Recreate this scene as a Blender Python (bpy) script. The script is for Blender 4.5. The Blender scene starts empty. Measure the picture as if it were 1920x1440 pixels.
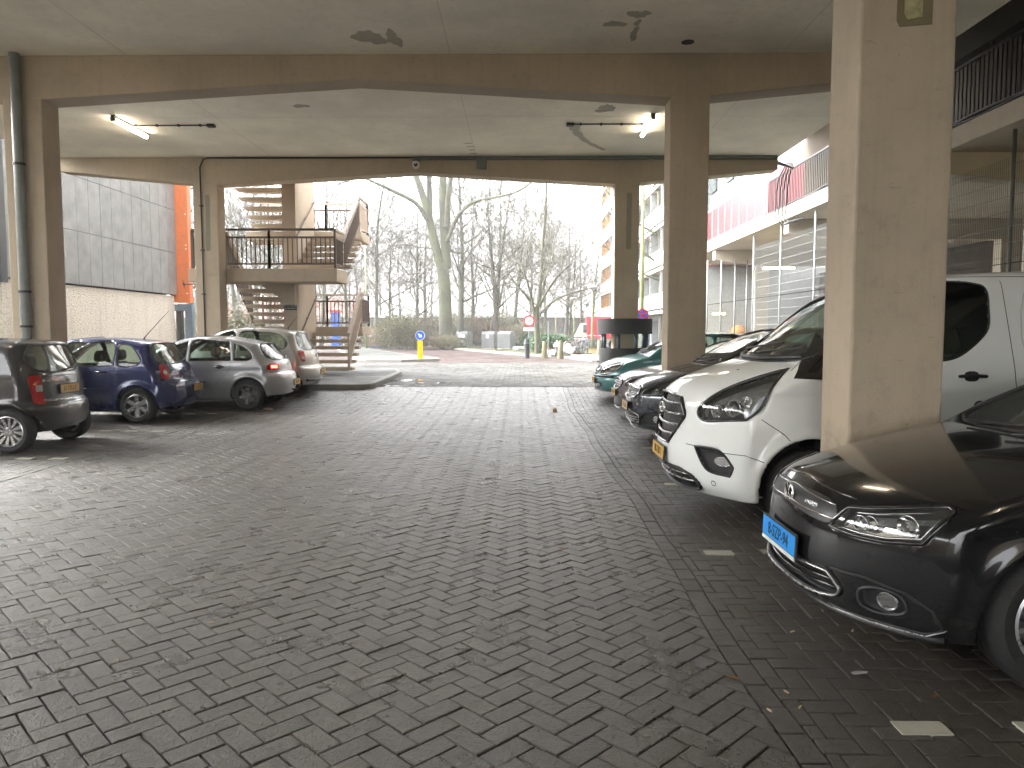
import bpy, bmesh, math, random
import numpy as np
from mathutils import Vector, Matrix, geometry
R = math.radians
rnd = random.Random(7)
scn = bpy.context.scene
COL = scn.collection
# ---------------------------------------------------------------- camera
CAMH, FPX, VPX, VPY = 1.58, 1420.0, 975.0, 621.0
cd = bpy.data.cameras.new('camera'); cam = bpy.data.objects.new('camera', cd); COL.objects.link(cam)
cd.sensor_width = 36; cd.lens = FPX/1920*36; cd.clip_start = .05; cd.clip_end = 2000
cam.location = (0, 0, CAMH)
cam.rotation_euler = (R(90)-math.atan((720-VPY)/FPX), 0, math.atan((960-VPX)/FPX)*-1)
scn.camera = cam
# ---------------------------------------------------------------- world, sun, exposure
SUN_EL, SUN_AZ = 38, -67          # degrees; azimuth measured from +Y towards +X
w = bpy.data.worlds.new('World'); scn.world = w; w.use_nodes = True
nt = w.node_tree; bg = nt.nodes['Background']
sky = nt.nodes.new('ShaderNodeTexSky'); sky.sky_type = 'NISHITA'; sky.sun_disc = False
sky.sun_elevation = R(SUN_EL); sky.sun_rotation = R(SUN_AZ); sky.air_density = 1.0; sky.dust_density = 4.0
hs = nt.nodes.new('ShaderNodeHueSaturation'); hs.inputs['Saturation'].default_value = .06
nt.links.new(sky.outputs[0], hs.inputs['Color']); nt.links.new(hs.outputs[0], bg.inputs[0])
bg.inputs[1].default_value = .15
sl = bpy.data.lights.new('sun', 'SUN'); sl.energy = .5; sl.angle = R(20); sl.color = (1, .985, .965)
so = bpy.data.objects.new('sun', sl); COL.objects.link(so)
so.rotation_euler = (R(90-SUN_EL), 0, R(180-SUN_AZ))
scn.view_settings.view_transform = 'Standard'; scn.view_settings.look = 'None'
scn.view_settings.exposure = 3.85; scn.view_settings.gamma = 1
scn.cycles.max_bounces = 10; scn.cycles.diffuse_bounces = 8; scn.cycles.glossy_bounces = 4
scn.cycles.transparent_max_bounces = 14; scn.cycles.transmission_bounces = 4
scn.cycles.caustics_reflective = True; scn.cycles.blur_glossy = .6; scn.cycles.caustics_refractive = False
scn.cycles.sample_clamp_indirect = 8; scn.cycles.use_denoising = True
# ================================================================ helpers
def tag(o, label=None, cat=None, group=None, kind=None):
    if label: o['label'] = label
    if cat: o['category'] = cat
    if group: o['group'] = group
    if kind: o['kind'] = kind
    return o
def empty(name, loc=(0,0,0), rz=0, label=None, cat=None, group=None, kind=None):
    o = bpy.data.objects.new(name, None); COL.objects.link(o); o.location = loc
    o.rotation_euler = (0,0,rz); o.empty_display_size = .2
    return tag(o, label, cat, group, kind)
def mesh_obj(name, V, F, m=None, parent=None, smooth=False, mi=None):
    me = bpy.data.meshes.new(name)
    V = np.asarray(V, dtype=np.float32).reshape(-1, 3)
    if isinstance(F, np.ndarray):
        nF, k = F.shape
        me.vertices.add(len(V)); me.vertices.foreach_set('co', V.ravel())
        me.loops.add(nF*k); me.loops.foreach_set('vertex_index', F.astype(np.int32).ravel())
        me.polygons.add(nF); me.polygons.foreach_set('loop_start', np.arange(0, nF*k, k, dtype=np.int32))
        try: me.polygons.foreach_set('loop_total', np.full(nF, k, dtype=np.int32))
        except Exception: pass
        me.update(calc_edges=True)
    else:
        me.from_pydata(V.tolist(), [], [list(f) for f in F])
    ms = m if isinstance(m, (list, tuple)) else [m]
    for x in ms:
        if x: me.materials.append(x)
    if mi is not None: me.polygons.foreach_set('material_index', np.asarray(mi, dtype=np.int32))
    if smooth: me.polygons.foreach_set('use_smooth', np.ones(len(me.polygons), dtype=bool))
    me.validate(); me.update()
    o = bpy.data.objects.new(name, me); COL.objects.link(o)
    if parent: o.parent = parent
    return o
class MB:
    def __init__(s): s.V = []; s.F = []
    def add(s, vs, fs):
        n = len(s.V); s.V += [tuple(v) for v in vs]; s.F += [tuple(i+n for i in f) for f in fs]; return s
    def box(s, x0, x1, y0, y1, z0, z1):
        return s.add([(x0,y0,z0),(x1,y0,z0),(x1,y1,z0),(x0,y1,z0),(x0,y0,z1),(x1,y0,z1),(x1,y1,z1),(x0,y1,z1)],
              [(3,2,1,0),(4,5,6,7),(0,1,5,4),(1,2,6,5),(2,3,7,6),(3,0,4,7)])
    def bar(s, a, b, w, h=None, up=(0,0,1)):
        h = h or w; a = Vector(a); b = Vector(b); d = (b-a).normalized(); u = Vector(up)
        if abs(d.dot(u)) > .97: u = Vector((0,1,0))
        r = d.cross(u).normalized(); u = r.cross(d).normalized()
        vs = [p + r*sx*w/2 + u*sz*h/2 for p in (a,b) for sx,sz in ((-1,-1),(1,-1),(1,1),(-1,1))]
        return s.add(vs, [(0,1,2,3),(7,6,5,4),(0,4,5,1),(1,5,6,2),(2,6,7,3),(3,7,4,0)])
    def tube(s, pts, r, n=8, caps=True, closed=False):
        pts = [Vector(p) for p in pts]; m = len(pts); rs = r if isinstance(r, (list,tuple)) else [r]*m
        vs = []; fs = []; pu = None
        for i, p in enumerate(pts):
            if closed: d = (pts[(i+1)%m]-pts[i-1])
            else: d = (pts[min(i+1,m-1)]-pts[max(i-1,0)])
            d = d.normalized() if d.length > 1e-9 else Vector((0,0,1))
            if pu is None:
                u = Vector((0,0,1)) if abs(d.z) < .9 else Vector((1,0,0))
            else: u = pu
            u = (u - d*u.dot(d)); u = u.normalized() if u.length > 1e-6 else d.orthogonal().normalized()
            pu = u; v = d.cross(u)
            for k in range(n):
                a = 2*math.pi*k/n; vs.append(p + (u*math.cos(a)+v*math.sin(a))*rs[i])
        for i in range(m if closed else m-1):
            j = (i+1) % m
            for k in range(n): fs.append((i*n+k, i*n+(k+1)%n, j*n+(k+1)%n, j*n+k))
        if caps and not closed: fs.append(tuple(range(n-1,-1,-1))); fs.append(tuple((m-1)*n+k for k in range(n)))
        return s.add(vs, fs)
    def prism(s, poly, axis, a, b):
        """poly in the plane normal to axis: 'x'->(y,z) 'y'->(x,z) 'z'->(x,y)"""
        n = len(poly)
        f = {'x': lambda p,t:(t,p[0],p[1]), 'y': lambda p,t:(p[0],t,p[1]), 'z': lambda p,t:(p[0],p[1],t)}[axis]
        vs = [f(p,a) for p in poly]+[f(p,b) for p in poly]
        fs = [tuple(range(n-1,-1,-1)), tuple(range(n,2*n))]+[(i,(i+1)%n,n+(i+1)%n,n+i) for i in range(n)]
        area = sum(poly[i][0]*poly[(i+1)%n][1]-poly[(i+1)%n][0]*poly[i][1] for i in range(n))
        if (area < 0) != (axis == 'y'): fs = [t[::-1] for t in fs]
        if b < a: fs = [t[::-1] for t in fs]
        return s.add(vs, fs)
    def lathe(s, prof, n=24, c=(0,0,0), axis='z'):
        vs = []; fs = []; m = len(prof)
        for r,h in prof:
            for k in range(n):
                a = 2*math.pi*k/n; x,y = r*math.cos(a), r*math.sin(a)
                p = (x,y,h) if axis=='z' else ((x,h,y) if axis=='y' else (h,x,y))
                vs.append((p[0]+c[0],p[1]+c[1],p[2]+c[2]))
        for i in range(m-1):
            for k in range(n):
                q = (i*n+k, i*n+(k+1)%n, (i+1)*n+(k+1)%n, (i+1)*n+k)
                fs.append(q if axis!='y' else q[::-1])
        return s.add(vs, fs)
    def grid(s, P):   # P[i][j] points
        n = len(s.V); a = len(P); b = len(P[0])
        for row in P: s.V += [tuple(p) for p in row]
        for i in range(a-1):
            for j in range(b-1): s.F.append((n+i*b+j, n+i*b+j+1, n+(i+1)*b+j+1, n+(i+1)*b+j))
        return s
    def build(s, name, m, parent=None, smooth=False, bevel=0, ang=None):
        o = mesh_obj(name, s.V, s.F, m, parent, smooth)
        if bevel:
            b = o.modifiers.new('bevel', 'BEVEL'); b.width = bevel; b.segments = 2; b.limit_method = 'ANGLE'; b.angle_limit = R(35)
        if ang: smooth_ang(o, ang)
        return o
def smooth_ang(o, ang=35):
    me = o.data; me.polygons.foreach_set('use_smooth', np.ones(len(me.polygons), dtype=bool))
    bm = bmesh.new(); bm.from_mesh(me)
    for e in bm.edges:
        if len(e.link_faces) == 2 and e.calc_face_angle(0) > R(ang): e.smooth = False
    bm.to_mesh(me); bm.free(); return o
def copy_tree(o, parent=None):
    c = o.copy(); COL.objects.link(c)
    if parent: c.parent = parent
    for ch in list(o.children): copy_tree(ch, c)
    return c
def text_mesh(name, s, size, m, parent, loc, rot, ext=.001, align='CENTER', sx=1):
    cu = bpy.data.curves.new(name, 'FONT'); cu.body = s; cu.size = size; cu.extrude = ext; cu.align_x = align; cu.align_y = 'CENTER'
    cu.resolution_u = 3
    t = bpy.data.objects.new('tmp', cu); COL.objects.link(t); bpy.context.view_layer.update()
    me = bpy.data.meshes.new_from_object(t.evaluated_get(bpy.context.evaluated_depsgraph_get()))
    bpy.data.objects.remove(t); me.name = name; me.materials.clear(); me.materials.append(m)
    o = bpy.data.objects.new(name, me); COL.objects.link(o); o.parent = parent; o.location = loc; o.rotation_euler = rot; o.scale = (sx,1,1)
    return o
# ---------------------------------------------------------------- materials
class NT:
    def __init__(s, name):
        s.m = bpy.data.materials.new(name); s.m.use_nodes = True; s.t = s.m.node_tree; s.b = s.t.nodes['Principled BSDF']
        s.out = s.t.nodes['Material Output']
    def n(s, typ, **kw):
        nd = s.t.nodes.new('ShaderNode'+typ)
        for k,v in kw.items():
            if k in nd.inputs: s.set(nd.inputs[k], v)
            else: setattr(nd, k, v)
        return nd
    def set(s, inp, v):
        if isinstance(v, bpy.types.NodeSocket): s.t.links.new(v, inp)
        else: inp.default_value = v
    def obj(s): return s.n('TexCoord').outputs['Object']
    def noise(s, scale, detail=4, rough=.55, vec=None, dist=0):
        nd = s.n('TexNoise'); nd.inputs['Scale'].default_value = scale; nd.inputs['Detail'].default_value = detail
        nd.inputs['Roughness'].default_value = rough; nd.inputs['Distortion'].default_value = dist
        s.set(nd.inputs['Vector'], vec or s.obj()); return nd.outputs['Fac']
    def ramp(s, fac, stops):
        r = s.n('ValToRGB'); el = r.color_ramp.elements
        while len(el) < len(stops): el.new(.5)
        for e,(p,c) in zip(el, stops): e.position = p; e.color = (*c,1) if len(c)==3 else c
        s.set(r.inputs['Fac'], fac); return r.outputs['Color']
    def mapr(s, v, a, b, c, d):
        m = s.n('MapRange'); s.set(m.inputs[0], v)
        for i,x in enumerate((a,b,c,d)): m.inputs[i+1].default_value = x
        return m.outputs[0]
    def mix(s, a, b, f, blend='MIX'):
        m = s.n('Mix', data_type='RGBA', blend_type=blend); s.set(m.inputs[0], f)
        for i,v in ((6,a),(7,b)): s.set(m.inputs[i], (*v,1) if isinstance(v, tuple) and len(v)==3 else v)
        return m.outputs[2]
    def bump(s, h, dist=.01, st=1, nrm=None):
        b = s.n('Bump'); b.inputs['Strength'].default_value = st; b.inputs['Distance'].default_value = dist; s.set(b.inputs['Height'], h)
        if nrm: s.set(b.inputs['Normal'], nrm)
        s.set(s.b.inputs['Normal'], b.outputs[0]); return b.outputs[0]
    def p(s, **kw):
        for k,v in kw.items():
            k = {'color':'Base Color','rough':'Roughness','metal':'Metallic','coat':'Coat Weight','crough':'Coat Roughness','spec':'Specular IOR Level','em':'Emission Color','es':'Emission Strength','alpha':'Alpha'}[k]
            s.set(s.b.inputs[k], (*v,1) if isinstance(v, tuple) and len(v)==3 else v)
        return s
MC = {}
def plain(name, c, rough=.5, metal=0, var=.12, scale=6, coat=0, bump=0, bscale=60, dirt=0, spec=.5):
    """solid colour with noise variation, roughness variation and optional dirt"""
    if name in MC: return MC[name]
    t = NT(name); n1 = t.noise(scale, 5)
    lo = tuple(max(0,x*(1-var)) for x in c); hi = tuple(min(1,x*(1+var)) for x in c)
    col = t.ramp(n1, [(.3,lo),(.7,hi)])
    if dirt:
        d = t.noise(scale*.6, 6, .7, dist=.6); f = t.mapr(d, .5, .75, 0, dirt)
        col = t.mix(col, (.16,.13,.10), f)
    t.p(color=col, rough=t.mapr(t.noise(scale*3,3), .3, .7, max(.02,rough-.07), min(1,rough+.07)), metal=metal, coat=coat, spec=spec)
    if bump: t.bump(t.noise(bscale, 3), bump)
    MC[name] = t.m; return t.m
def emit(name, c, s):
    if name in MC: return MC[name]
    t = NT(name); t.p(color=c, em=c, es=s, rough=.5); MC[name] = t.m; return t.m
def G(y):   # ground level: rises gently out of the deck
    t = min(1, max(0, (y-14.2)/5.2)); a = .23*t*t*(3-2*t)
    u = min(1, max(0, (y-19)/12)); return a + .07*u
def at(px, Y): return (px-VPX)*Y/FPX
def hz(py, Y): return CAMH + (VPY-py)*Y/FPX
# ================================================================ materials of the setting
def concrete(name, c, streak=.25, stain=.35):
    t = NT(name); v = t.obj()
    a = t.noise(.7, 6, .6); b = t.noise(9, 5, .65)
    col = t.mix(tuple(x*.86 for x in c), tuple(min(1,x*1.1) for x in c), t.mapr(a, .3, .7, 0, 1))
    col = t.mix(col, tuple(x*.7 for x in c), t.mapr(b, .5, .8, 0, .35))
    mp = t.n('Mapping'); t.set(mp.inputs[0], v); mp.inputs['Scale'].default_value = (14, 14, .5)
    st = t.noise(1, 4, .6, vec=mp.outputs[0]); col = t.mix(col, tuple(x*.62 for x in c), t.mapr(st, .5, .8, 0, streak))
    sp = t.noise(38, 2, .5); col = t.mix(col, (.05,.045,.04), t.mapr(sp, .73, .80, 0, .6))
    bl = t.noise(1.3, 7, .75, dist=1.2); col = t.mix(col, (c[0]*.5,c[1]*.48,c[2]*.44), t.mapr(bl, .62, .72, 0, stain))
    t.p(color=col, rough=.78, spec=.3); t.bump(t.noise(45, 6, .7), .006, .8); return t.m
M_PIL = concrete('painted_concrete', (.45,.375,.28))
def weather(m, zmax, col):
    t = NT.__new__(NT); t.m = m; t.t = m.node_tree; t.b = t.t.nodes['Principled BSDF']; t.out = t.t.nodes['Material Output']
    base = t.b.inputs['Base Color'].links[0].from_socket; z = t.n('SeparateXYZ'); t.set(z.inputs[0], t.obj())
    nz = t.noise(3.5, 7, .75, dist=.8); a = t.n('Math', operation='MULTIPLY_ADD'); t.set(a.inputs[0], nz); a.inputs[1].default_value = -zmax*1.6; t.set(a.inputs[2], z.outputs[2])
    f = t.mapr(a.outputs[0], -zmax*.8, zmax*.15, .75, 0); c = t.mix(base, col, f)
    sc = t.n('Mapping'); t.set(sc.inputs[0], t.obj()); sc.inputs['Scale'].default_value = (3, 3, 22); k = t.noise(1.4, 5, .6, vec=sc.outputs[0])
    c = t.mix(c, (.10,.085,.07), t.mapr(k, .66, .74, 0, .35)); chips = t.noise(6, 8, .8, dist=1.5); c = t.mix(c, (.62,.58,.52), t.mapr(chips, .70, .73, 0, .5))
    t.set(t.b.inputs['Base Color'], c)
weather(M_PIL, 1.0, (.12,.095,.065))
M_CEIL = concrete('ceiling_concrete', (.90,.85,.72), .12, .3)
M_GALC = concrete('gallery_concrete', (.50,.45,.37))
M_STAIR = concrete('stair_concrete', (.42,.35,.27), .3)
M_KERB = concrete('kerb_concrete', (.22,.22,.20), .1)
M_DARKC = concrete('dark_concrete', (.055,.055,.055), .2)
M_PATCH = concrete('repair_mortar', (.46,.43,.35), 0, .4)
M_GREYPATCH = concrete('column_mortar', (.26,.25,.19), 0, .5)
M_WHITE = plain('white_paint', (.75,.74,.70), .5, dirt=.2)
M_STEELW = plain('galvanised_steel', (.22,.225,.22), .5, .3)
M_RAILB = plain('brown_railing_paint', (.085,.060,.045), .5, dirt=.2)
M_RAILL = plain('beige_railing_paint', (.36,.29,.23), .5, dirt=.3)
M_BLACK = plain('black_plastic', (.018,.018,.019), .45)
M_CABLE = plain('black_cable', (.02,.02,.02), .4)
M_PIPE = plain('grey_pvc', (.20,.215,.20), .35, dirt=.3)
M_GREYB = plain('grey_box', (.13,.15,.14), .5)
M_LAMP = emit('lamp_tube', (1,.86,.66), 2.4)
M_LAMPY = emit('lamp_tube_yellow', (1,.74,.25), 4)

def brick_mat(name, cols, rough=(.25,.40), grain=.010, spec=.9):
    t = NT(name)
    at_ = t.n('Attribute', attribute_name='tone').outputs['Fac']
    col = t.ramp(at_, [(i/(len(cols)-1), c) for i,c in enumerate(cols)])
    big = t.noise(.35, 4, .6); col = t.mix(col, (.035,.030,.024), t.mapr(big, .42, .66, 0, .6))
    g = t.noise(160, 2, .6); col = t.mix(col, (.30,.28,.24), t.mapr(g, .66, .8, 0, .55))
    g2 = t.noise(70, 4, .7); col = t.mix(col, (.015,.013,.011), t.mapr(g2, .55, .75, 0, .5))
    t.p(color=col, rough=t.mapr(t.noise(2.2, 6, .7), .35, .68, rough[0], rough[1]), spec=.5)
    hgt = t.n('Math', operation='ADD'); t.set(hgt.inputs[0], t.noise(120, 3, .7)); t.set(hgt.inputs[1], t.noise(34, 3, .6))
    t.bump(hgt.outputs[0], grain, 1); t.p(spec=spec); return t.m
M_BRICK = brick_mat('wet_concrete_paver', [(.036,.028,.019),(.054,.043,.030),(.043,.034,.023),(.066,.053,.037),(.050,.039,.028),(.058,.047,.033)])
M_BRICKD = brick_mat('dark_bay_paver', [(.028,.022,.015),(.042,.034,.023),(.055,.044,.030)], (.34,.55))
M_JOINT = plain('joint_dirt', (.012,.009,.006), .85, bump=.004, bscale=80)

# ================================================================ ground and paving
xs = [-400,-120,-60]+[x*2 for x in range(-20,21)]+[60,120,400]; ysv = [-300,-80,-30]+[y*1.0 for y in range(-12,46)]+[60,80,120,400]
def gmat():
    t = NT('ground_soil'); n = t.noise(.8, 7, .7); col = t.ramp(n, [(.3,(.05,.042,.028)),(.5,(.075,.065,.035)),(.62,(.055,.075,.028)),(.8,(.085,.10,.04))])
    col = t.mix(col, (.14,.11,.07), t.mapr(t.noise(25,4,.7), .58,.72,0,.6)); t.p(color=col, rough=.9); t.bump(t.noise(18,6,.8), .05); return t.m
o = mesh_obj('ground', *[(lambda m:(m.V, m.F))(MB().grid([[(x,y,G(y)-.03) for y in ysv] for x in xs]))][0], gmat()); tag(o, kind='structure')
o.data.flip_normals()
bx = [-13,9.8]; by = [-40]+[i*.5 for i in range(0,38)]
m = MB().grid([[(x,y,G(y)-.018) for y in by] for x in bx]); o = m.build('joint_bed', M_JOINT); o.data.flip_normals(); tag(o, kind='structure')

def clip(poly, ax, lim, keep_less):
    out = []; n = len(poly)
    for i in range(n):
        a, b = poly[i], poly[(i+1)%n]
        ia = (a[ax] <= lim) == keep_less; ib = (b[ax] <= lim) == keep_less
        if ia: out.append(a)
        if ia != ib:
            t = (lim-a[ax])/(b[ax]-a[ax]); q = [a[0]+(b[0]-a[0])*t, a[1]+(b[1]-a[1])*t]; q[ax] = lim; out.append(q)
    return out
def wobble(x, y): return .018*math.sin(y*1.1+.5)+.010*math.sin(y*2.7+x)
def paving(name, x0, x1, y0, y1, ang, mat, u=.105, gap=.0035, xl=None, xr=None, flat_to=None):
    c, s = math.cos(ang), math.sin(ang); V = []; F = []; T = []
    cx, cy = (x0+x1)/2, (y0+y1)/2; rad = math.hypot(x1-x0, y1-y0)/2+.5; n = int(rad/u)+2
    for i in range(-n, n):
        for j in range(-n, n):
            k = (i-j) % 4
            if k == 0: q = (i, j, i+2, j+1)
            elif k == 3: q = (i, j, i+1, j+2)
            else: continue
            mx, my = (q[0]+q[2])/2*u, (q[1]+q[3])/2*u
            wx, wy = cx+mx*c-my*s, cy+mx*s+my*c
            if not (x0-.15 < wx < x1+.15 and y0-.1 < wy < y1+.1): continue
            p = []
            for a, b in ((q[0],q[1]),(q[2],q[1]),(q[2],q[3]),(q[0],q[3])):
                a = a*u + (gap if a == q[0] else -gap); b = b*u + (gap if b == q[1] else -gap)
                p.append([cx+a*c-b*s, cy+a*s+b*c])
            jx, jy, ja = rnd.gauss(0,.0012), rnd.gauss(0,.0012), rnd.gauss(0,.006)
            ca, sa = math.cos(ja), math.sin(ja)
            p = [[wx+jx+(x-wx)*ca-(y-wy)*sa, wy+jy+(x-wx)*sa+(y-wy)*ca] for x,y in p]
            if wx < x0+.2: p = clip(p, 0, x0+gap+(wobble(x0,wy) if xl else 0), False)
            if len(p) > 2 and wx > x1-.2: p = clip(p, 0, x1-gap+(wobble(x1,wy) if xr else 0), True)
            if len(p) > 2 and wy > y1-.2: p = clip(p, 1, y1-gap, True)
            if len(p) < 3: continue
            brick(V, F, T, p, wx, wy)
    return finish_paving(name, V, F, T, mat)
def brick(V, F, T, p, wx, wy, z0=0, dz=.0013, tl=.006):
    n = len(p); b = len(V); h = rnd.gauss(0,dz)+.005*math.sin(wx*1.3+1)*math.sin(wy*.9)+.003*math.sin(wx*2.9+wy*1.7); tx, ty = rnd.gauss(0,tl), rnd.gauss(0,tl)
    area = abs(sum(p[i][0]*p[(i+1)%n][1]-p[(i+1)%n][0]*p[i][1] for i in range(n)))/2
    if area < .0012: return
    mx = sum(q[0] for q in p)/n; my = sum(q[1] for q in p)/n
    for x,y in p: V.append((x, y, G(y)-.021))
    for x,y in p: V.append((x, y, G(y)+z0+h-.0028+(x-mx)*tx+(y-my)*ty))
    for x,y in p:
        d = math.hypot(x-mx,y-my)+1e-6; f = max(.5, 1-.0048/d*1.3); X = mx+(x-mx)*f; Y = my+(y-my)*f
        V.append((X, Y, G(Y)+z0+h+(X-mx)*tx+(Y-my)*ty))
    t = rnd.random(); cl = math.sin(wx*.83+2.1)*math.sin(wy*.61+.7)+.5*math.sin(wx*1.9-wy*1.3); t = min(1,max(0,t*.62+.19+.10*cl))
    if rnd.random() < .015: t = rnd.choice((0.,1.))
    for r_ in (0,1):
        for i in range(n):
            j = (i+1)%n; F.append((b+r_*n+i, b+r_*n+j, b+(r_+1)*n+j, b+(r_+1)*n+i)); T.append(t)
    F.append(tuple(b+2*n+i for i in range(n))); T.append(t)
def finish_paving(name, V, F, T, mat):
    o = mesh_obj(name, V, F, mat)
    if len(o.data.polygons) == len(T):
        at_ = o.data.attributes.new('tone', 'FLOAT', 'FACE'); at_.data.foreach_set('value', np.array(T, dtype=np.float32))
    tag(o, kind='structure'); return o
XL, XR, YP = -5.35, 1.02, 18.55
paving('herringbone_road', XL, XR, 1.0, YP, R(45), M_BRICK, xl=1, xr=1)
paving('parking_bays_right', XR+.115, 8.6, 1.0, YP, R(90), M_BRICKD, xl=1)
paving('parking_bays_left', -12.4, XL-.115, 5.0, YP-1.0, R(90), M_BRICKD, xr=1)
V, F, T = [], [], []
for x0 in (XL-.11, XR+.005):
    y = 1.0
    while y < YP:
        L = .205; wv = wobble(x0,y); w2 = wobble(x0,y+L)
        brick(V, F, T, [[x0+wv,y+.003],[x0+.105+wv,y+.003],[x0+.105+w2,y+L],[x0+w2,y+L]], x0, y, z0=-.004); T[-9:] = [.5+.3*(T[-1]-.5)]*9; y += L+.005
finish_paving('gutter_strip', V, F, T, M_BRICKD)
# outer road: straight courses of grey pavers, laid as real blocks too
V, F, T = [], [], []; y = YP+.01; row = 0
while y < 30.8:
    h = .205; x = -10.5 + (row % 2)*.15
    while x < 7.4:
        brick(V, F, T, [[x+.005,y+.005],[x+.295,y+.005],[x+.295,y+h-.005],[x+.005,y+h-.005]], x, y, dz=.0022, tl=.008); x += .30
    y += h; row += 1
M_OUT = brick_mat('wet_grey_paver', [(.060,.059,.054),(.086,.085,.079),(.072,.071,.065),(.105,.104,.097)], (.50,.78), spec=.2)
finish_paving('forecourt_paving', V, F, T, M_OUT)
def pave_shader(name, c1, c2, w_, h_, rough, mortar=(.05,.045,.04)):
    t = NT(name); b = t.n('TexBrick'); t.set(b.inputs['Vector'], t.obj()); b.inputs['Scale'].default_value = 1
    b.inputs['Brick Width'].default_value = w_; b.inputs['Row Height'].default_value = h_; b.inputs['Mortar Size'].default_value = .006
    b.inputs['Color1'].default_value = (*c1,1); b.inputs['Color2'].default_value = (*c2,1); b.inputs['Mortar'].default_value = (*mortar,1)
    col = t.mix(b.outputs['Color'], tuple(x*.5 for x in c1), t.mapr(t.noise(.6,6,.7), .45,.7,0,.7))
    t.p(color=col, rough=t.mapr(t.noise(.9,5,.7), .35,.65,rough*.9,min(1,rough*1.5)), spec=.2); t.bump(b.outputs['Fac'], -.006); return t.m
M_RED = pave_shader('red_clinker', (.040,.020,.017), (.055,.030,.026), .21, .07, .55)
M_SLAB = pave_shader('pavement_slabs', (.075,.075,.068), (.10,.10,.092), .3, .3, .5)
# wide forecourt sides + red lane as thin sheets following the terrain
def sheet(name, poly, z, mat, kind='structure'):
    m = MB().prism(poly, 'z', z-.05, z); o = m.build(name, mat); return tag(o, kind=kind)
sheet('red_lane', [(-40,30.8),(14,30.8),(14,39.2),(.9,38.2),(-2.2,46.5),(-7.3,61),(-16,84),(-30,84),(-40,60)], .302, M_RED)
sheet('side_road', [(-40,24.2),(-10.5,24.2),(-10.5,30.8),(-40,30.8)], .27, M_RED)
sheet('side_forecourt', [(7.4,19),(14,19),(14,30.8),(7.4,30.8)], .25, M_SLAB)
sheet('far_pavement', [(3.2,31.6),(8.2,31.6),(8.2,80),(6.8,80),(5.4,47),(2.0,36.6)], .36, M_SLAB)
# kerbed pavement under the staircase
def island(name, poly, h, mtop, rad=.12, z=None):
    zt = (lambda x,y: (G(y) if z is None else z)+h)
    n = len(poly); m = MB(); m2 = MB()
    cx = sum(p[0] for p in poly)/n; cy = sum(p[1] for p in poly)/n
    def ins(p, d):
        v = Vector((cx-p[0], cy-p[1])); v.normalize(); return (p[0]+v.x*d, p[1]+v.y*d)
    rings = [[(x,y,zt(x,y)-h-.1) for x,y in poly],[(x,y,zt(x,y)-.02) for x,y in poly],[(*ins(p,.02),zt(*p)) for p in poly],[(*ins(p,.17),zt(*p)) for p in poly],[(*ins(p,.17),zt(*p)-.01) for p in poly]]
    for r_ in rings: m.V += r_
    for r_ in range(4):
        for i in range(n): j = (i+1)%n; m.F.append((r_*n+i, r_*n+j, (r_+1)*n+j, (r_+1)*n+i))
    o = m.build(name+'_kerb', M_KERB); tag(o, kind='structure')
    m2.V += [(*ins(p,.17),zt(*p)-.006) for p in poly]+[(cx,cy,zt(cx,cy)-.006)]
    m2.F += [(i,(i+1)%n,n) for i in range(n)]
    o = m2.build(name, mtop); tag(o, kind='structure'); return o
corner = [(-3.95+.45*math.sin(R(a)), 18.42-.45*math.cos(R(a))) for a in (0,25,50,75)]
island('stair_pavement', [(-12.4,17.9),(-9,17.95),(-6.5,17.97)]+corner+[(-3.48,20.2),(-3.55,22.6),(-3.85,23.9),(-4.5,24.6),(-12.4,24.6)], .13, M_SLAB)
M_SLABD = pave_shader('island_slabs', (.055,.06,.05), (.075,.08,.068), .3, .3, .6)
island('traffic_island', [(-6.6,32.2),(-4.9,31.25),(-3.7,31.9),(-3.45,32.5),(-3.9,34),(-6.4,40),(-9.8,50),(-13,61),(-15,61),(-12,50),(-9.3,40),(-7.6,34.4)], .12, M_SLABD, z=.30)
# kerb of the far verge and of the right-hand pavement
def kerb_line(name, pts, h=.12, w_=.16, z=.3):
    m = MB()
    for a,b in zip(pts[:-1], pts[1:]): m.bar((a[0],a[1],z+h/2-.02),(b[0],b[1],z+h/2-.02), w_, h+.04)
    return tag(m.build(name, M_KERB), kind='structure')
kerb_line('verge_kerb', [(1.6,37.6),(.6,38.6),(-2.3,46.6),(-7.4,61.2),(-16.2,84)])
kerb_line('pavement_kerb', [(14,31.0),(4.0,31.5),(3.1,31.9),(1.9,36.6)], .07)
# puddles
t = NT('puddle_water'); t.p(color=(.03,.03,.028), rough=.03, spec=.6); M_WATER = t.m
def puddle(x, y, rx, ry, seed):
    r_ = random.Random(seed); n = 26; P = []
    for i in range(n):
        a = 2*math.pi*i/n; k = 1+.25*math.sin(2*a+seed)+.15*math.sin(5*a+seed*2)+r_.uniform(-.08,.08)
        P.append((x+rx*k*math.cos(a), y+ry*k*math.sin(a)))
    m = MB(); m.V = [(a,b,G(b)+.0065) for a,b in P]+[(x,y,G(y)+.0065)]; m.F = [(i,(i+1)%n,n) for i in range(n)]
    return tag(m.build('puddle', M_WATER), kind='structure')
puddle(-3.1, 18.75, .75, .28, 1); puddle(-2.3, 19.6, .5, .22, 2); puddle(-1.0, 18.62, .9, .05, 3); puddle(.9, 18.6, .6, .045, 4); puddle(-3.1,20.6,.35,.5,7)
puddle(4.2, 34.5, .8, 1.6, 5); puddle(5.6, 39, .7, 1.2, 6)
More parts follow.
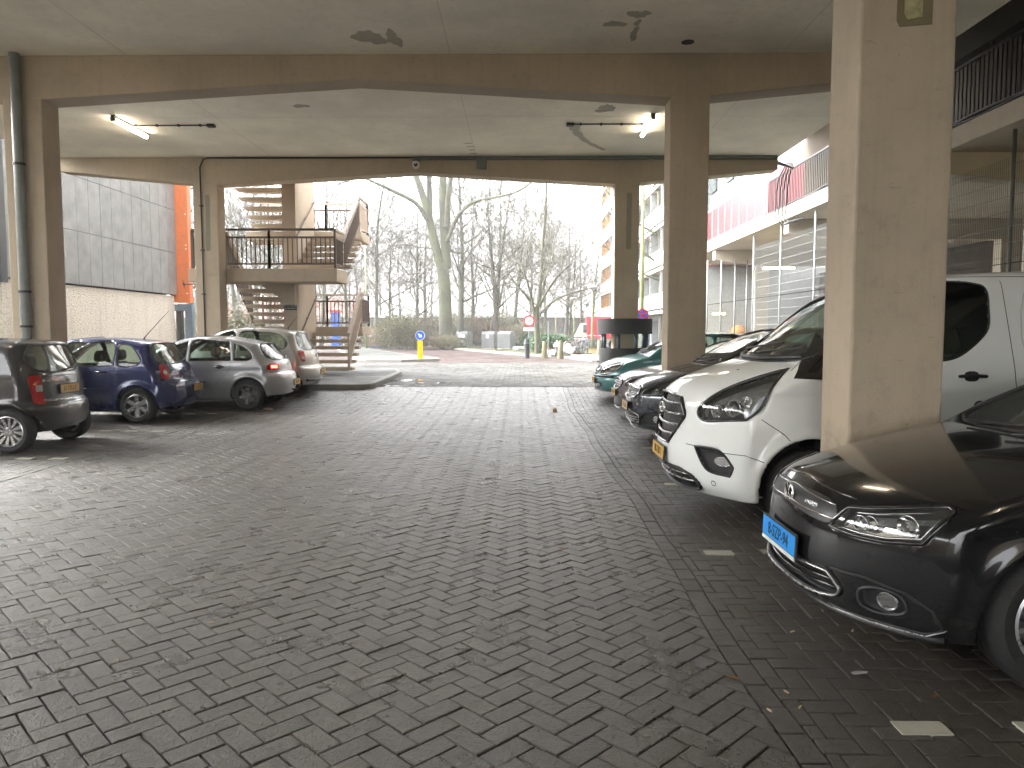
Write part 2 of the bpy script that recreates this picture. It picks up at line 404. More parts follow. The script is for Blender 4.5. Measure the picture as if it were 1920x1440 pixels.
# bay markings of pale bricks
m = MB(); M_MARK = plain('white_brick', (.36,.35,.29), .5, dirt=.35)
def mark(x, y, ang=0):
    c, s = math.cos(ang), math.sin(ang); P = [(x+a*c-b*s, y+a*s+b*c) for a,b in ((-.1,-.05),(.1,-.05),(.1,.05),(-.1,.05))]
    m.prism(P, 'z', G(y)-.01, G(y)+.0065)
for x in (1.60,2.09,2.5): mark(x, 2.93)
mark(1.42, 5.32); mark(1.83,5.35); mark(1.6, 7.75); mark(2.0,7.8); mark(1.75,10.2)
for i in range(6): mark(-5.72-.42*i, 9.25); mark(-5.72-.42*i, 11.85); mark(-5.9-.42*i, 14.4)
tag(m.build('bay_markings', M_MARK), kind='structure')

# ================================================================ the parking deck overhead
deck = empty('parking_deck', (-2.6,0,0), label='raised beige concrete parking deck overhead on tapered beams and square pillars', cat='parking deck')
deck.location = (0,0,0)
ZC = 5.92
MB().box(-11.7, 6.45, -13, 19.66, ZC, ZC+.45).build('ceiling_slab', M_CEIL, deck)
MB().box(-11.7, -11.5, -13, 19.66, ZC+.45, ZC+1.4).build('parapet', M_CEIL, deck)
MB().box(6.25, 6.45, -13, 19.66, ZC+.45, ZC+1.4).build('parapet', M_CEIL, deck)
LX0, LX1, RX0, RX1 = -8.21, -7.59, 2.36, 2.98
ROWS = [(-9.2,0),(-2.1,0),(5.05,-.17),(12.2,0),(19.2,0)]
for Y, dx in ROWS:
    poly = [(-11.6,ZC),(-11.6,ZC-.33),(LX0,ZC-.655),(LX1,ZC-.68),(-2.64,ZC-.385),(-2.56,ZC-.385),(RX0+dx,ZC-.68),(RX1+dx,ZC-.655),(6.4,ZC-.33),(6.4,ZC)]
    MB().prism(poly, 'y', Y, Y+.46).build('beam', M_PIL, deck, bevel=.012)
    for x0, x1 in ((LX0,LX1),(RX0+dx,RX1+dx)):
        zb = G(Y)-.1
        MB().box(x0, x1, Y-.004, Y+.464, zb, ZC-.64).build('pillar', M_PIL, deck, bevel=.018)
# repair patches and stains on the ceiling and pillars
def blob(px, py, rx, ry, seed, n=26):
    Y = (ZC-CAMH)*FPX/(VPY-py); x = at(px, Y); r_ = random.Random(seed)
    ph_ = [r_.uniform(0,6.28) for _ in range(4)]; kk_ = [1+.22*math.sin(2*2*math.pi*i/n+ph_[0])+.15*math.sin(3*2*math.pi*i/n+ph_[1])+.10*math.sin(7*2*math.pi*i/n+ph_[2])+r_.uniform(-.08,.08) for i in range(n)]; P = [(x+rx*kk_[i]*math.cos(2*math.pi*i/n), Y+ry*kk_[i]*math.sin(2*math.pi*i/n)) for i in range(n)]
    o = MB().prism(P, 'z', ZC-.0035, ZC+.01).build('repair_patch', M_PATCH, deck)
for a in ((700,86,.2,.28,1),(744,88,.1,.3,2),(1190,47,.13,.13,3),(1147,64,.14,.1,4),(1188,62,.05,.1,5),(1182,82,.06,.22,6),(572,208,.14,.12,7),(1134,212,.14,.2,8),(1128,218,.18,.1,9)): blob(*a)
def stroke(pxs, w0, w1, seed):
    r_ = random.Random(seed); C_ = []
    for px, py in densify2(pxs, 26):
        Y = (ZC-CAMH)*FPX/(VPY-py); C_.append((at(px,Y), Y))
    L_, R_ = [], []
    for i,(x,y) in enumerate(C_):
        a = C_[max(i-1,0)]; b = C_[min(i+1,len(C_)-1)]; dx, dy = b[0]-a[0], b[1]-a[1]; l = math.hypot(dx,dy); w_ = (w0+(w1-w0)*i/len(C_))*(1+r_.uniform(-.3,.3))
        L_.append((x-dy/l*w_, y+dx/l*w_)); R_.append((x+dy/l*w_, y-dx/l*w_))
    MB().prism(L_+R_[::-1], 'z', ZC-.0035, ZC+.01).build('repair_patch', M_PATCH, deck)
def densify2(p, n):
    out = []
    for i in range(n):
        f = i/(n-1)*(len(p)-1); k = min(len(p)-2, int(f)); u = f-k; out.append((p[k][0]+(p[k+1][0]-p[k][0])*u, p[k][1]+(p[k+1][1]-p[k][1])*u))
    return out
stroke([(1074,243),(1075,252),(1083,262),(1096,273),(1112,281),(1130,289)], .10, .05, 5)
for i in range(4): blob(880+i*3, 276+i*6, .09,.04, 40+i)
def ppatch(x0, x1, z0, z1, Y, mt, name='repair_patch', d=.004):
    P = [(x0+.02,z0),(x1-.01,z0+.015),(x1,z1-.03),(x1-.025,z1),(x0+.01,z1-.01),(x0,z0+.04)]
    MB().prism(P, 'y', Y-.004-d, Y).build(name, mt, deck)
ppatch(-7.91,-7.79, hz(472,19.2), hz(368,19.2), 19.2, M_GREYPATCH)
ppatch(2.65,2.79, hz(470,19.2), hz(366,19.2), 19.2, M_GREYPATCH)
ppatch(at(1655,5.05),at(1722,5.05), hz(72,5.05), 4.6, 5.05, plain('olive_stain',(.17,.14,.075),.7))
ppatch(at(1668,5.05),at(1703,5.05), hz(60,5.05), 4.6, 5.044, plain('yellowed_filler',(.34,.31,.17),.7,var=.3,scale=20))
# drain hole above the second pillar
MB().prism([(2.52+.1*math.cos(k*.7),11.75+.1*math.sin(k*.7)) for k in range(9)], 'z', ZC-.006, ZC+.01).build('drain_hole', M_BLACK, deck)
# form-board joints
m = MB()
for Y in (8.6, 15.7, 1.5): 
    m.box(-11.5, 6.3, Y, Y+.006, ZC-.002, ZC+.01)
for X in (-6.2,-1.1,4.1): m.box(X, X+.008, -2, 19.1, ZC-.002, ZC+.01)
m.build('board_joint', plain('joint_line',(.62,.57,.46),.8), deck)
# downpipe on the left pillar
dp = MB().tube([(-7.92,12.10,ZC),(-7.92,12.10,.05)], .078, 16).build('downpipe', M_PIPE, deck, ang=50)
for z in (hz(312,12.1), hz(547,12.1), hz(612,12.1)):
    MB().tube([(-7.92,12.10,z-.018),(-7.92,12.10,z+.018)], .092, 16).build('pipe_clamp', M_BLACK, dp, ang=50)
MB().tube([(-7.92,12.10,hz(596,12.1)),(-7.92,12.10,hz(572,12.1))], .088, 16).build('pipe_socket', M_PIPE, dp, ang=50)
# conduits on the far beam
MB().tube([(at(383,19.2)+.02,19.17,.25),(at(383,19.2),19.17,ZC-.25),(at(386,19.2)+.05,19.17,ZC-.06),(at(392,19.2)+.1,19.17,ZC-.03),(-2.6,19.17,ZC-.03)], .018, 6).build('conduit', M_CABLE, deck)
for z in (1.4,2.5,3.6,4.7): MB().box(at(383,19.2)-.04,at(383,19.2)+.06,19.15,19.2,z,z+.03).build('conduit_clip', M_CABLE, deck)
MB().box(-2.5, 6.35, 19.10, 19.19, ZC-.09, ZC-.01).build('cable_tray', M_GREYB, deck)
c = empty('security_camera', (at(783,19.1),19.1,ZC-.02), label='small round security camera hanging from the middle of the far beam', cat='camera')
MB().box(-.08,.08,0,.1,-.12,0).build('bracket', M_GREYB, c, bevel=.01)
s = MB().lathe([(0,-.30),(.05,-.285),(.085,-.25),(.095,-.20),(.09,-.15),(.075,-.12),(0,-.11)], 20).build('dome', M_WHITE, c, smooth=True)
MB().lathe([(0,-.095),(.04,-.09),(.05,-.075)], 16, (0,0,-.21), 'y').build('lens', M_BLACK, c, smooth=True)
c = empty('junction_box', (at(904,19.1),19.1,ZC-.2), label='square grey junction box fixed below the tray on the far beam', cat='junction box')
MB().box(-.12,.12,-.02,.1,-.12,.12).build('box', M_GREYB, c, bevel=.015)
MB().tube([(-.05,.03,.1),(-.09,.03,.16),(-.02,.03,.2)], .012, 6).build('cable', M_CABLE, c)

# ceiling lamps
def tube_lamp(x, y0, y1, z, label, mat=M_LAMP, conduit=None, group='tube lamps along the deck ceiling'):
    r_ = empty('tube_lamp', (x,(y0+y1)/2,z), label=label, cat='lamp', group=group); L = (y1-y0)/2
    MB().box(-.035,.035,-L,L,-.045,0).build('housing', M_GREYB, r_, bevel=.01)
    MB().tube([(0,-L+.03,-.085),(0,L-.03,-.085)], .042, 12).build('lamp_shade', mat, r_, smooth=True)
    for s in (-1,1): MB().box(-.045,.045,s*L-.03,s*L+.03,-.12,0).build('end_cap', M_GREYB, r_, bevel=.01)
    if conduit:
        a, b = conduit; m = MB().tube([(a-x,0,-.02),(b-x,0,-.02)], .014, 6)
        m.build('conduit', M_CABLE, r_)
        for k in range(4): MB().box(a-x+(b-a)*k/3.5-.02, a-x+(b-a)*k/3.5+.02, -.03,.03,-.045,0).build('conduit_clip', M_CABLE, r_)
        MB().box(b-x-.08, b-x+.08, -.06,.06,-.06,0).build('socket_box', M_CABLE, r_, bevel=.01)
    return r_
tube_lamp(-8.2, 15.5, 16.9, ZC, 'lit tube lamp on the ceiling above the blue car, between the two left pillars', conduit=(-8.1,-6.5))
tube_lamp(2.66, 15.5, 16.9, ZC, 'lit tube lamp on the ceiling left of the middle right-hand pillar', conduit=(2.55,1.05))
tube_lamp(2.66, 8.4, 9.8, ZC, 'lit tube lamp on the ceiling at the upper edge of the view', conduit=(2.55,1.05))
tube_lamp(-8.2, 8.4, 9.8, ZC, 'lit tube lamp on the ceiling over the charcoal car', conduit=(-8.1,-6.5))
tube_lamp(2.66, 1.3, 2.7, ZC, 'lit tube lamp on the ceiling above the black saloon', conduit=(2.55,1.05))
tube_lamp(-8.2, 1.3, 2.7, ZC, 'lit tube lamp on the nearest left part of the ceiling', conduit=(-8.1,-6.5))

# ================================================================ right: raised gallery with garage behind
gal = empty('garage_gallery', (8.3,0,0), label='concrete gallery with railings and dark parking garage along the right side', cat='gallery'); gal.location = (0,0,0)
GX = 8.25; ZG0, ZG1 = 5.06, 5.44
MB().box(GX, 21.9, -17, 40, ZG0, ZG1).build('gallery_slab', M_GALC, gal, bevel=.01)
MB().box(6.6, 21.9, -17, 26.4, 8.3, 8.7).build('upper_slab', M_GALC, gal)
MB().box(6.46, 6.58, -13, 19.6, 6.4, 8.7).build('sky_gap_blocker', M_GALC, gal)  # added unseen wall, closes the gap to keep sky light off the gallery
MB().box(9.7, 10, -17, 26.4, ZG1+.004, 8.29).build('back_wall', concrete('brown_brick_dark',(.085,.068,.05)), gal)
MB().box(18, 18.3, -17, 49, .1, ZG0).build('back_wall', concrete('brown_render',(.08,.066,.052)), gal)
MB().box(8.3, 18, -17, -16.7, .1, 8.2).build('back_wall', MC.get('x') or M_GALC, gal)
for Y in (-11.6,-2.7,6.2,15.1,24.0,32.9):
    MB().prism([(GX+.12,ZG0),(GX+.12,ZG0-.42),(10.1,ZG0-.62),(10.7,ZG0-.75),(14,ZG0-.62),(17.9,ZG0-.62),(17.9,ZG0)], 'y', Y, Y+.4).build('beam', M_GALC, gal, bevel=.012)
    MB().box(10.1,10.7,Y-.003,Y+.403,.1,ZG0-.7).build('column', M_GALC, gal, bevel=.015)
    MB().box(15,15.6,Y-.003,Y+.403,.1,ZG0-.6).build('column', M_GALC, gal, bevel=.015)
m = MB()
for Y in np.arange(-8, 26, .13): m.box(GX+.10,GX+.125,Y,Y+.02,5.52,6.55)
for z in (5.5,6.55): m.box(GX+.09,GX+.14,-8,25.9,z,z+.05)
m.build('dark_railing', M_BLACK, gal)
m = MB()
for Y in (-4,2,8,14): m.bar((GX+.2,Y,7.75),(GX+.2,Y+.02,6.7),.05)
m.box(GX+.12,GX+.5,-8,16,6.75,7.25); m.box(GX+.1,GX+.2,-8,16,7.7,7.8); m.build('duct', plain('dull_duct',(.03,.03,.028),.6), gal)
# black cables hanging round the end of the dark railing
m = MB()
for k in range(4):
    dx = .055*k; yy = 25.7+.16*k
    m.tube([(6.45,19.6,ZC-.03-.02*k),(7.2,20.4,ZC-.05),(GX-.1-dx,23.2,6.6),(GX-.06-dx,yy-2.2,6.3),(GX-.06-dx,yy-2,5.9),(GX-.08-dx,yy-2,5.2),(GX-.04,yy-2.1,4.93-.02*k),(GX+.3,yy-2.6,4.98)], .022, 6)
m.tube([(GX+.05,y,5.5+.05*math.sin(y)) for y in range(4,26)], .03, 6); m.tube([(GX+.02,y,5.48+.03*math.sin(y*1.7)) for y in range(4,26)], .022, 6)
m.build('hanging_cables', M_CABLE, gal)
m = MB(); m.box(GX-.02,GX+.02,25.95,39.9,5.46,5.52); m.box(GX-.02,GX+.02,25.95,39.9,6.75,6.80)
for i,Y in enumerate(np.arange(26, 40, 1.0)): m.box(GX-.012,GX+.012,Y,Y+.024,5.44,6.8)
m.build('white_railing', plain('dull_white_paint',(.36,.35,.33),.5), gal)
# mesh fences under the gallery
def wirefence(name, x0, y0, x1, y1, z0, z1, step_v, step_h, label, posts, mat=M_STEELW, tv=.006):
    r_ = empty(name, (x0,y0,0), label=label, cat='fence'); d = Vector((x1-x0,y1-y0,0)); L = d.length; r_.rotation_euler = (0,0,math.atan2(d.y,d.x))
    for a,b in zip(posts[:-1], posts[1:]):
        m = MB()
        for k in range(1, int((b-a)*L/step_v)): t = a*L+k*step_v; m.box(t-tv/2,t+tv/2,-tv/2,tv/2,z0,z1)
        for k in range(int((z1-z0)/step_h)+1): z = z0+k*step_h; m.box(a*L,b*L,-.014,-.008,z,z+.007)
        m.build('mesh_panel', mat, r_)
    for a in posts: MB().tube([(a*L,.04,.2),(a*L,.04,z1+.45)], .035, 8).build('post', mat, r_, smooth=True)
    return r_
M_WIRESH = plain('shaded_wire',(.10,.095,.085),.6)  # darker copy of the fence wire, shade put into its colour
wirefence('mesh_fence', GX+.12, 27.6, GX+.12, 16.2, .5, 4.55, .055, .26, 'pale wire mesh fence under the gallery, seen between middle and near right pillars', [0,.25,.5,.75,1], MC['galvanised_steel'], .005)
wirefence('mesh_fence', GX+.12, 16.1, GX+.12, 4.6, .5, 4.55, .055, .26, 'wire mesh fence coloured dark for shade behind the van at the right edge', [0,.25,.5,.75,1], M_WIRESH, .005)
wirefence('mesh_fence', 8.0, 32.6, 10.1, 32.6, .4, 4.15, .075, .52, 'wire mesh fence under the gallery, facing the camera behind the middle pillar', [0,.28,.56,.80])
l = tube_lamp(0,-.6,.6,0, 'lit yellow tube lamp under the gallery behind the mesh fence', M_LAMPY, group='tube lamps under the gallery')
l.location = (at(1454,27.5),27.5,hz(500,27.5)); l.rotation_euler = (0,R(4),R(90)+R(3))
l = tube_lamp(0,-.4,.4,0, 'small lit lamp far back under the gallery, near the ground floor entrance', M_LAMPY, group='tube lamps under the gallery')
l.location = (at(1345,44),44,hz(586,44)); l.rotation_euler = (0,0,R(90))
tube_lamp(12.5,12,13.4,ZG0, 'lit tube lamp deep in the garage behind the van', M_LAMPY, group='tube lamps under the gallery')

# red and grey facade above the gallery
fac = empty('gallery_flats', (11.2,40,0), label='red and pale grey panelled building behind the white railing of the gallery', cat='building'); fac.location=(0,0,0)
MB().box(11.2,16,25.7,60,5.46,8.66).build('red_panels', plain('red_panel',(.15,.028,.034),.4,dirt=.15), fac)
MB().box(11.25,16,25.7,60,8.664,14).build('grey_panels', plain('pale_grey_panel',(.11,.125,.12),.25,var=.3,scale=3), fac)
for k,Y in enumerate(np.arange(27,58,3.4)): MB().box(11.16,11.22,Y,Y+1.4,9.6,11.4).build('window', plain('window_glass_dark',(.05,.06,.06),.08,spec=.8), fac)
# low shops / flats seen through the mesh fence
wing = empty('low_flats', (17,50,0), label='low flats with pale balcony bands and orange panels, seen through the mesh fence', cat='building'); wing.location=(0,0,0)
MB().box(16.6,24,50,85,.2,9).build('wall', plain('dark_glazing',(.12,.13,.14),.3), wing)
for z in (2.9,5.6): MB().box(15.6,16.6,50,85,z,z+1.15).build('balcony_front', M_WHITE, wing)
for z in (2.7,5.4): MB().box(15.5,16.6,50,85,z,z+.19).build('balcony_slab', M_GALC, wing)
M_ORANGE = plain('orange_panel',(.52,.25,.07),.45)
for Y,c_ in ((66,M_ORANGE),(72,plain('red_door_panel',(.5,.06,.04),.4)),(58,M_ORANGE)): MB().box(15.55,15.6,Y,Y+2.6,2.95,4.0).build('panel', c_, wing)
for k in range(9): MB().box(16.5,16.6,51+k*3.6,53.2+k*3.6,.3,2.5).build('door', plain('blue_grey_door',(.12,.16,.22),.4), wing)
for k in range(9): MB().box(16.53,16.6,51+k*3.6,53.6+k*3.6,4.1,5.3).build('window', MC['window_glass_dark'], wing)
MB().lathe([(0,.3),(.5,.3),(.5,1.6),(.3,1.9),(0,1.95)], 16, (at(1382,46),46,0)).build('tmp', M_ORANGE)
o = bpy.data.objects['tmp']; o.name = 'ochre_container'; tag(o, 'round-topped ochre container standing behind the facing mesh fence', 'container')

# ================================================================ tall apartment block at the right
blk = empty('apartment_block', (9.3,60,0), label='tall pale apartment block with long balconies behind the pillars on the right', cat='apartment block'); blk.location=(0,0,0)
BX = 9.15; Y0b, Y1b = 46, 86
MB().box(BX+1.6, BX+14, Y0b, Y1b, .2, 30).build('wall', plain('grey_facade',(.33,.34,.33),.6,dirt=.2), blk)
MB().box(BX-.05, BX+14, Y1b, Y1b+.4, .2, 31).build('end_wall', M_GALC, blk)
M_BALC = plain('balcony_white',(.66,.67,.62),.5,dirt=.25); M_GLZ = plain('facade_glass',(.06,.07,.07),.12,spec=.8)
for f in range(10):
    z = 2.95+2.8*f
    MB().box(BX-.05, BX+1.6, Y0b, Y1b, z-.22, z).build('balcony_slab', M_GALC, blk)
    MB().box(BX-.1, BX-.03, Y0b, Y1b, z+.12, z+.95).build('balcony_front', M_BALC, blk)
    MB().box(BX-.12, BX-.02, Y0b, Y1b, z+1.05, z+1.10).build('balcony_rail', M_BALC, blk)
    m = MB()
    for k in range(10): MB().box(BX+1.52, BX+1.62, Y0b+.5+k*4, Y0b+3.0+k*4, z+.3, z+2.3).build('window', M_GLZ, blk)
    for k in range(10):
        mt = M_ORANGE if (k >= 8) else MC['grey_facade']
        MB().box(BX+.0, BX+1.6, Y0b+4*k+3.9, Y0b+4*k+4.0-.002, z+.004, z+2.57).build('partition', mt, blk)
MB().box(BX-.6, BX+1.6, 66, 70, 2.55, 2.7).build('entrance_canopy', plain('red_canopy',(.55,.03,.03),.4), blk)
MB().box(at(1120,60), at(1165,60), 58, 60, 2.35, 2.62).build('tmp2', MC['red_canopy']); o = bpy.data.objects['tmp2']; o.name='red_awning'; tag(o,'flat red awning sticking out just above the dark drum of the far pillar','awning')
for k in range(9): MB().box(BX+1.5, BX+1.6, 47+4*k, 49.6+4*k, .3, 2.4).build('door', plain('dark_grey_door',(.07,.08,.09),.4), blk)

# ================================================================ left: grey clad hall
hall = empty('clad_hall', (-14,25,0), label='hall with slate grey cladding over a rough pale wall, orange frame at its ends', cat='building'); hall.location=(0,0,0)
M_CLAD = plain('grey_cladding', (.165,.165,.16), .45, .15, var=.22, scale=2.2, dirt=.12)
MB().box(-24,-14.12,20.6,30.95,.1,3.02).build('wall', None, hall).data.materials.append(None)
t = NT('pebble_dash'); v_ = t.n('TexVoronoi'); v_.inputs['Scale'].default_value = 22; t.set(v_.inputs['Vector'], t.obj())
col = t.ramp(v_.outputs['Distance'], [(.1,(.62,.57,.48)),(.5,(.50,.45,.37)),(.9,(.34,.30,.25))])
mp = t.n('Mapping'); t.set(mp.inputs[0], t.obj()); mp.inputs['Scale'].default_value=(3,3,.25)
col = t.mix(col, (.34,.31,.26), t.mapr(t.noise(1,4,.6,vec=mp.outputs[0]), .48,.75,0,.5)); t.p(color=col, rough=.9); t.bump(v_.outputs['Distance'], .02)
for ch in hall.children: ch.data.materials.clear(); ch.data.materials.append(t.m)
MB().box(-24,-14.06,20.6,30.95,3.06,9.5).build('wall_core', MC['black_plastic'], hall)
m = MB(); rr = random.Random(3)
zs_ = [3.06, 4.74, 6.45, 8.1, 9.5]
for k in range(15):
    y0 = 20.62+k*.69
    for a,b in zip(zs_[:-1], zs_[1:]):
        m.box(-14.05,-14.0+rr.uniform(-.003,.003), y0+.006, y0+.684, a+.008, b-.008)
m.build('cladding', M_CLAD, hall, bevel=.004)
M_OFR = plain('orange_frame', (.45,.12,.035), .35, dirt=.25)
MB().box(-14.3,-13.5,31.0,31.35,hz(568,31),9.5).build('orange_frame', M_OFR, hall, bevel=.01)
for z in (3.1,4.9,5.05,6.3): MB().box(-13.62,-13.58,30.97,31.0,z,z+.04).build('rivet', M_WHITE, hall)
MB().box(-14.25,-13.9,20.3,20.58,2.9,9.5).build('end_frame', MC['blue_grey_steel'] if 'blue_grey_steel' in MC else M_BLACK, hall, bevel=.01)
M_SL = plain('blue_grey_steel', (.10,.125,.15), .45)
MB().box(-13.75,-13.45,31.05,31.3,.2,2.4).build('portal_post', M_SL, hall, bevel=.01)
MB().box(-14.3,-13.45,31.02,31.32,2.4,hz(570,31)).build('portal_beam', M_SL, hall, bevel=.01)
MB().box(-14.12,-13.9,31.05,31.3,.2,2.4).build('portal_post', M_BLACK, hall)
b = empty('wall_bracket', (LX0,19.4,hz(533,19.4)), label='small horizontal bracket with crossed prongs on the left side of the far left pillar', cat='bracket')
MB().tube([(0,0,0),(-.12,0,.0),(-.14,0,0),(-.42,0,0)], [.07,.02,.016,.016], 8).build('arm', M_BLACK, b)
for a_ in (20,110): MB().tube([(-.38+.02*math.cos(a_),.0-.03,math.sin(R(a_))*.11),(-.38,.03,-math.sin(R(a_))*.11)], .009, 5).build('prong', M_BLACK, b)

# ================================================================ concrete staircase
st = empty('concrete_staircase', (-6.3,20.9,.4), label='open concrete staircase with brown railings behind the far left pillar', cat='staircase'); st.location=(0,0,0)
WY0, WY1 = 20.9, 22.8; WX0, WX1 = -6.52, -6.14
MB().box(WX0,WX1,WY0,WY1,.3,9.5).build('core_wall', M_STAIR, st, bevel=.01)
zb = [.40, 1.72, 3.20, 4.55, 6.0]
def flight(x0, x1, z0, z1, up_away, n=7):
    rise = (z1-z0)/n; run = (WY1-WY0+.25)/n
    for k in range(n-1):
        z = z0+rise*(k+1); y = (WY0-.28+run*(k+.6)) if up_away else (WY1+.0-run*(k+.5))
        P = [(x0,z-.085),(x0+.12,z-.10),(x1-.12,z-.10),(x1,z-.085),(x1,z),(x0,z)]
        if not up_away: P = [(x0,z-.04),(x0+.05,z-.085),(x0+.4,z-.12),(x1,z-.14),(x1,z),(x0+.02,z),(x0-.02,z-.02)]
        MB().prism(P, 'y', y, y+run*1.02).build('tread', M_STAIR, st, bevel=.01)
flight(WX1+.02, -4.62, zb[0], zb[1], True); flight(-8.0, WX0-.02, zb[1], zb[2], False)
flight(WX1+.02, -4.62, zb[2], zb[3], True); flight(-8.0, WX0-.02, zb[3], zb[4], False)
# landings
LY0, LY1 = 19.68, 20.92; LR = -4.73
for z in (zb[2], zb[4]): MB().box(-8.6, LR, LY0, LY1, z-.34, z).build('landing', M_STAIR, st, bevel=.012)
for z in (zb[1], zb[3]): MB().box(-8.2, -4.74, 22.8, 24.1, z-.26, z).build('landing', M_STAIR, st, bevel=.012)
MB().prism([(-7.1,zb[2]-.34),(WX0-.05,zb[2]-.7),(WX0,zb[2]-.9),(WX1,zb[2]-.9),(WX1,zb[2]-.34)], 'y', LY1-.25, LY1+.1).build('haunch', M_STAIR, st)
# railings
def rail(pts, post=None, h=1.0, mt=M_RAILB, mtop=M_RAILL, step=.115, name='railing', posts=True):
    m = MB(); m2 = MB()
    for a,b_ in zip(pts[:-1], pts[1:]):
        a = Vector(a); b_ = Vector(b_); L = (b_-a).length; up = Vector((0,0,1))
        m2.bar(a+up*h, b_+up*h, .07, .055); m.bar(a+up*(h-.2), b_+up*(h-.2), .04, .05); m.bar(a+up*.12, b_+up*.12, .04, .05)
        n = max(2, int(L/step))
        for k in range(1, n):
            p = a.lerp(b_, k/n); m.bar(p+up*.12, p+up*(h-.2), .026, .026)
        if posts:
            for p in (a,b_): m.bar(p, p+up*h, .055, .055, up=(1,0,0))
    o = m.build(name, mt, st); m2.build('handrail', mtop, o); return o
e = .06
rail([(-8.5,LY0+e,zb[2]),(-6.5,LY0+e,zb[2]),(LR-e,LY0+e,zb[2])], mtop=M_RAILB)
rail([(LR-e,LY0+e,zb[2]),(LR-e,LY1-.2,zb[2]),(-4.78,WY1,zb[3]+.12)], mtop=M_RAILL, posts=False)
rail([(-4.79,WY1,zb[3]),(-4.79,24.0,zb[3])], mt=M_RAILL, step=.05)
rail([(-4.79,24.0,zb[3]),(-6.1,24.0,zb[3]),(-8.1,23.9,zb[3])], mtop=M_RAILL)
rail([(-4.70,WY0-.15,zb[0]+.1),(-4.78,WY1,zb[1]+.12)], mtop=M_RAILL, mt=M_RAILL)
rail([(-4.79,WY1,zb[1]),(-4.79,24.0,zb[1])], mt=M_RAILB, mtop=M_RAILL, step=.05)
rail([(-4.79,24.0,zb[1]),(-6.1,24.0,zb[1]),(-8.1,23.9,zb[1])], mtop=M_RAILL)
rail([(-8.05,WY1,zb[1]+.1),(-8.05,WY0,zb[2]+.1)])
rail([(-8.5,LY0+.1,zb[2]),(-8.5,LY1,zb[2])])
for z0,z1 in ((zb[0],zb[1]),(zb[2],zb[3])):
    a = Vector((WX1+.06,WY0-.2,z0+.9)); b_ = Vector((WX1+.06,WY1,z1+.95)); m = MB().tube([a,b_], .02, 6)
    for k in (.1,.5,.9): p = a.lerp(b_,k); m.tube([p,(WX1,p.y,p.z-.05)], .012, 5)
    m.build('wall_handrail', M_RAILB, st)
sg = empty('warning_sign', (-6.33,WY0-.012,hz(574,20.9)), label='small dark sign with three white lines on the staircase wall', cat='sign')
MB().box(-.18,.18,0,.012,-.11,.11).build('plate', plain('dark_green_plate',(.015,.03,.028),.4), sg)
for k,s_ in enumerate(('VERBODEN TOEGANG','ART. 461 WETBOEK','VAN STRAFRECHT')):
    text_mesh('lettering', s_, .042, M_WHITE, sg, (0,-.002,.062-.062*k), (R(90),0,0), .001)

# added hall on the left, mostly out of view, blocks side light and sheen
nh = empty('light_block_hall', (-16,0,0), label='long plain hall added on the far left to block side light', cat='building'); nh.location=(0,0,0)
MB().box(-26,-15.6,-40,19.4,.0,5.4).build('wall', plain('light_block_wall',(.26,.22,.17),.8), nh); MB().box(-26.2,-15.4,-40.2,19.6,5.404,5.6).build('roof_edge', M_SL, nh)
# ================================================================ bare trees
def bark(name, c, moss):
    t = NT(name); mp = t.n('Mapping'); t.set(mp.inputs[0], t.obj()); mp.inputs['Scale'].default_value=(4,4,.8)
    n = t.noise(3,6,.7,vec=mp.outputs[0]); col = t.mix(tuple(x*.6 for x in c), c, t.mapr(n,.35,.65,0,1))
    col = t.mix(col, moss, t.mapr(t.noise(.7,4,.6), .42,.6,0,.75)); t.p(color=col, rough=.85); t.bump(n,.03); return t.m
BK = [bark('mossy_bark',(.085,.08,.055),(.085,.095,.042)), bark('grey_bark',(.10,.09,.07),(.09,.10,.05)), bark('brown_bark',(.085,.066,.052),(.08,.08,.045))]
TW = [plain('twig_brown',(.075,.060,.050),.8), plain('twig_grey',(.080,.071,.057),.8), plain('twig_olive',(.085,.083,.055),.8)]
def grow(mt, mc, p, d, L, r, lvl, maxl, rg, up=.12, nsub=(3,5), wig=.16, lean=None, tip=.25):
    r = max(r, (.03,.026,.020,.0145,.0115,.011)[min(lvl,5)])
    """adds one branch polyline to mt (thick) or mc (fine) and recurses"""
    n = 5 if lvl < 2 else (4 if lvl == 2 else 3)
    pts = [p]; rs = [r]; q = Vector(p); dd = Vector(d).normalized()
    for i in range(n):
        dd = (dd + Vector((rg.gauss(0,wig),rg.gauss(0,wig),rg.gauss(0,wig)+up))).normalized()
        q = q + dd*(L/n); pts.append(q.copy()); rs.append(r*(1-(1-tip)*(i+1)/n))
    (mt if lvl < 2 else mc).tube(pts, rs, 8 if lvl == 0 else (5 if lvl == 1 else 3), caps=False)
    if lvl >= maxl: return pts, rs
    k = rg.randint(*nsub)+(1 if lvl == 0 else 0)
    for i in range(k):
        f = rg.uniform(.25 if lvl else .35, 1); idx = min(n-1, int(f*n)); a = pts[idx].lerp(pts[idx+1], f*n-idx)
        dr = (pts[idx+1]-pts[idx]).normalized(); ax = dr.orthogonal().normalized(); ax.rotate(Matrix.Rotation(rg.uniform(0,6.28),3,dr))
        nd = dr.copy(); nd.rotate(Matrix.Rotation(R(rg.uniform(25,60)),3,ax))
        grow(mt, mc, a, nd, L*rg.uniform(.45,.72), rs[idx]*rg.uniform(.4,.6), lvl+1, maxl, rg, up, nsub, wig*1.15)
    return pts, rs
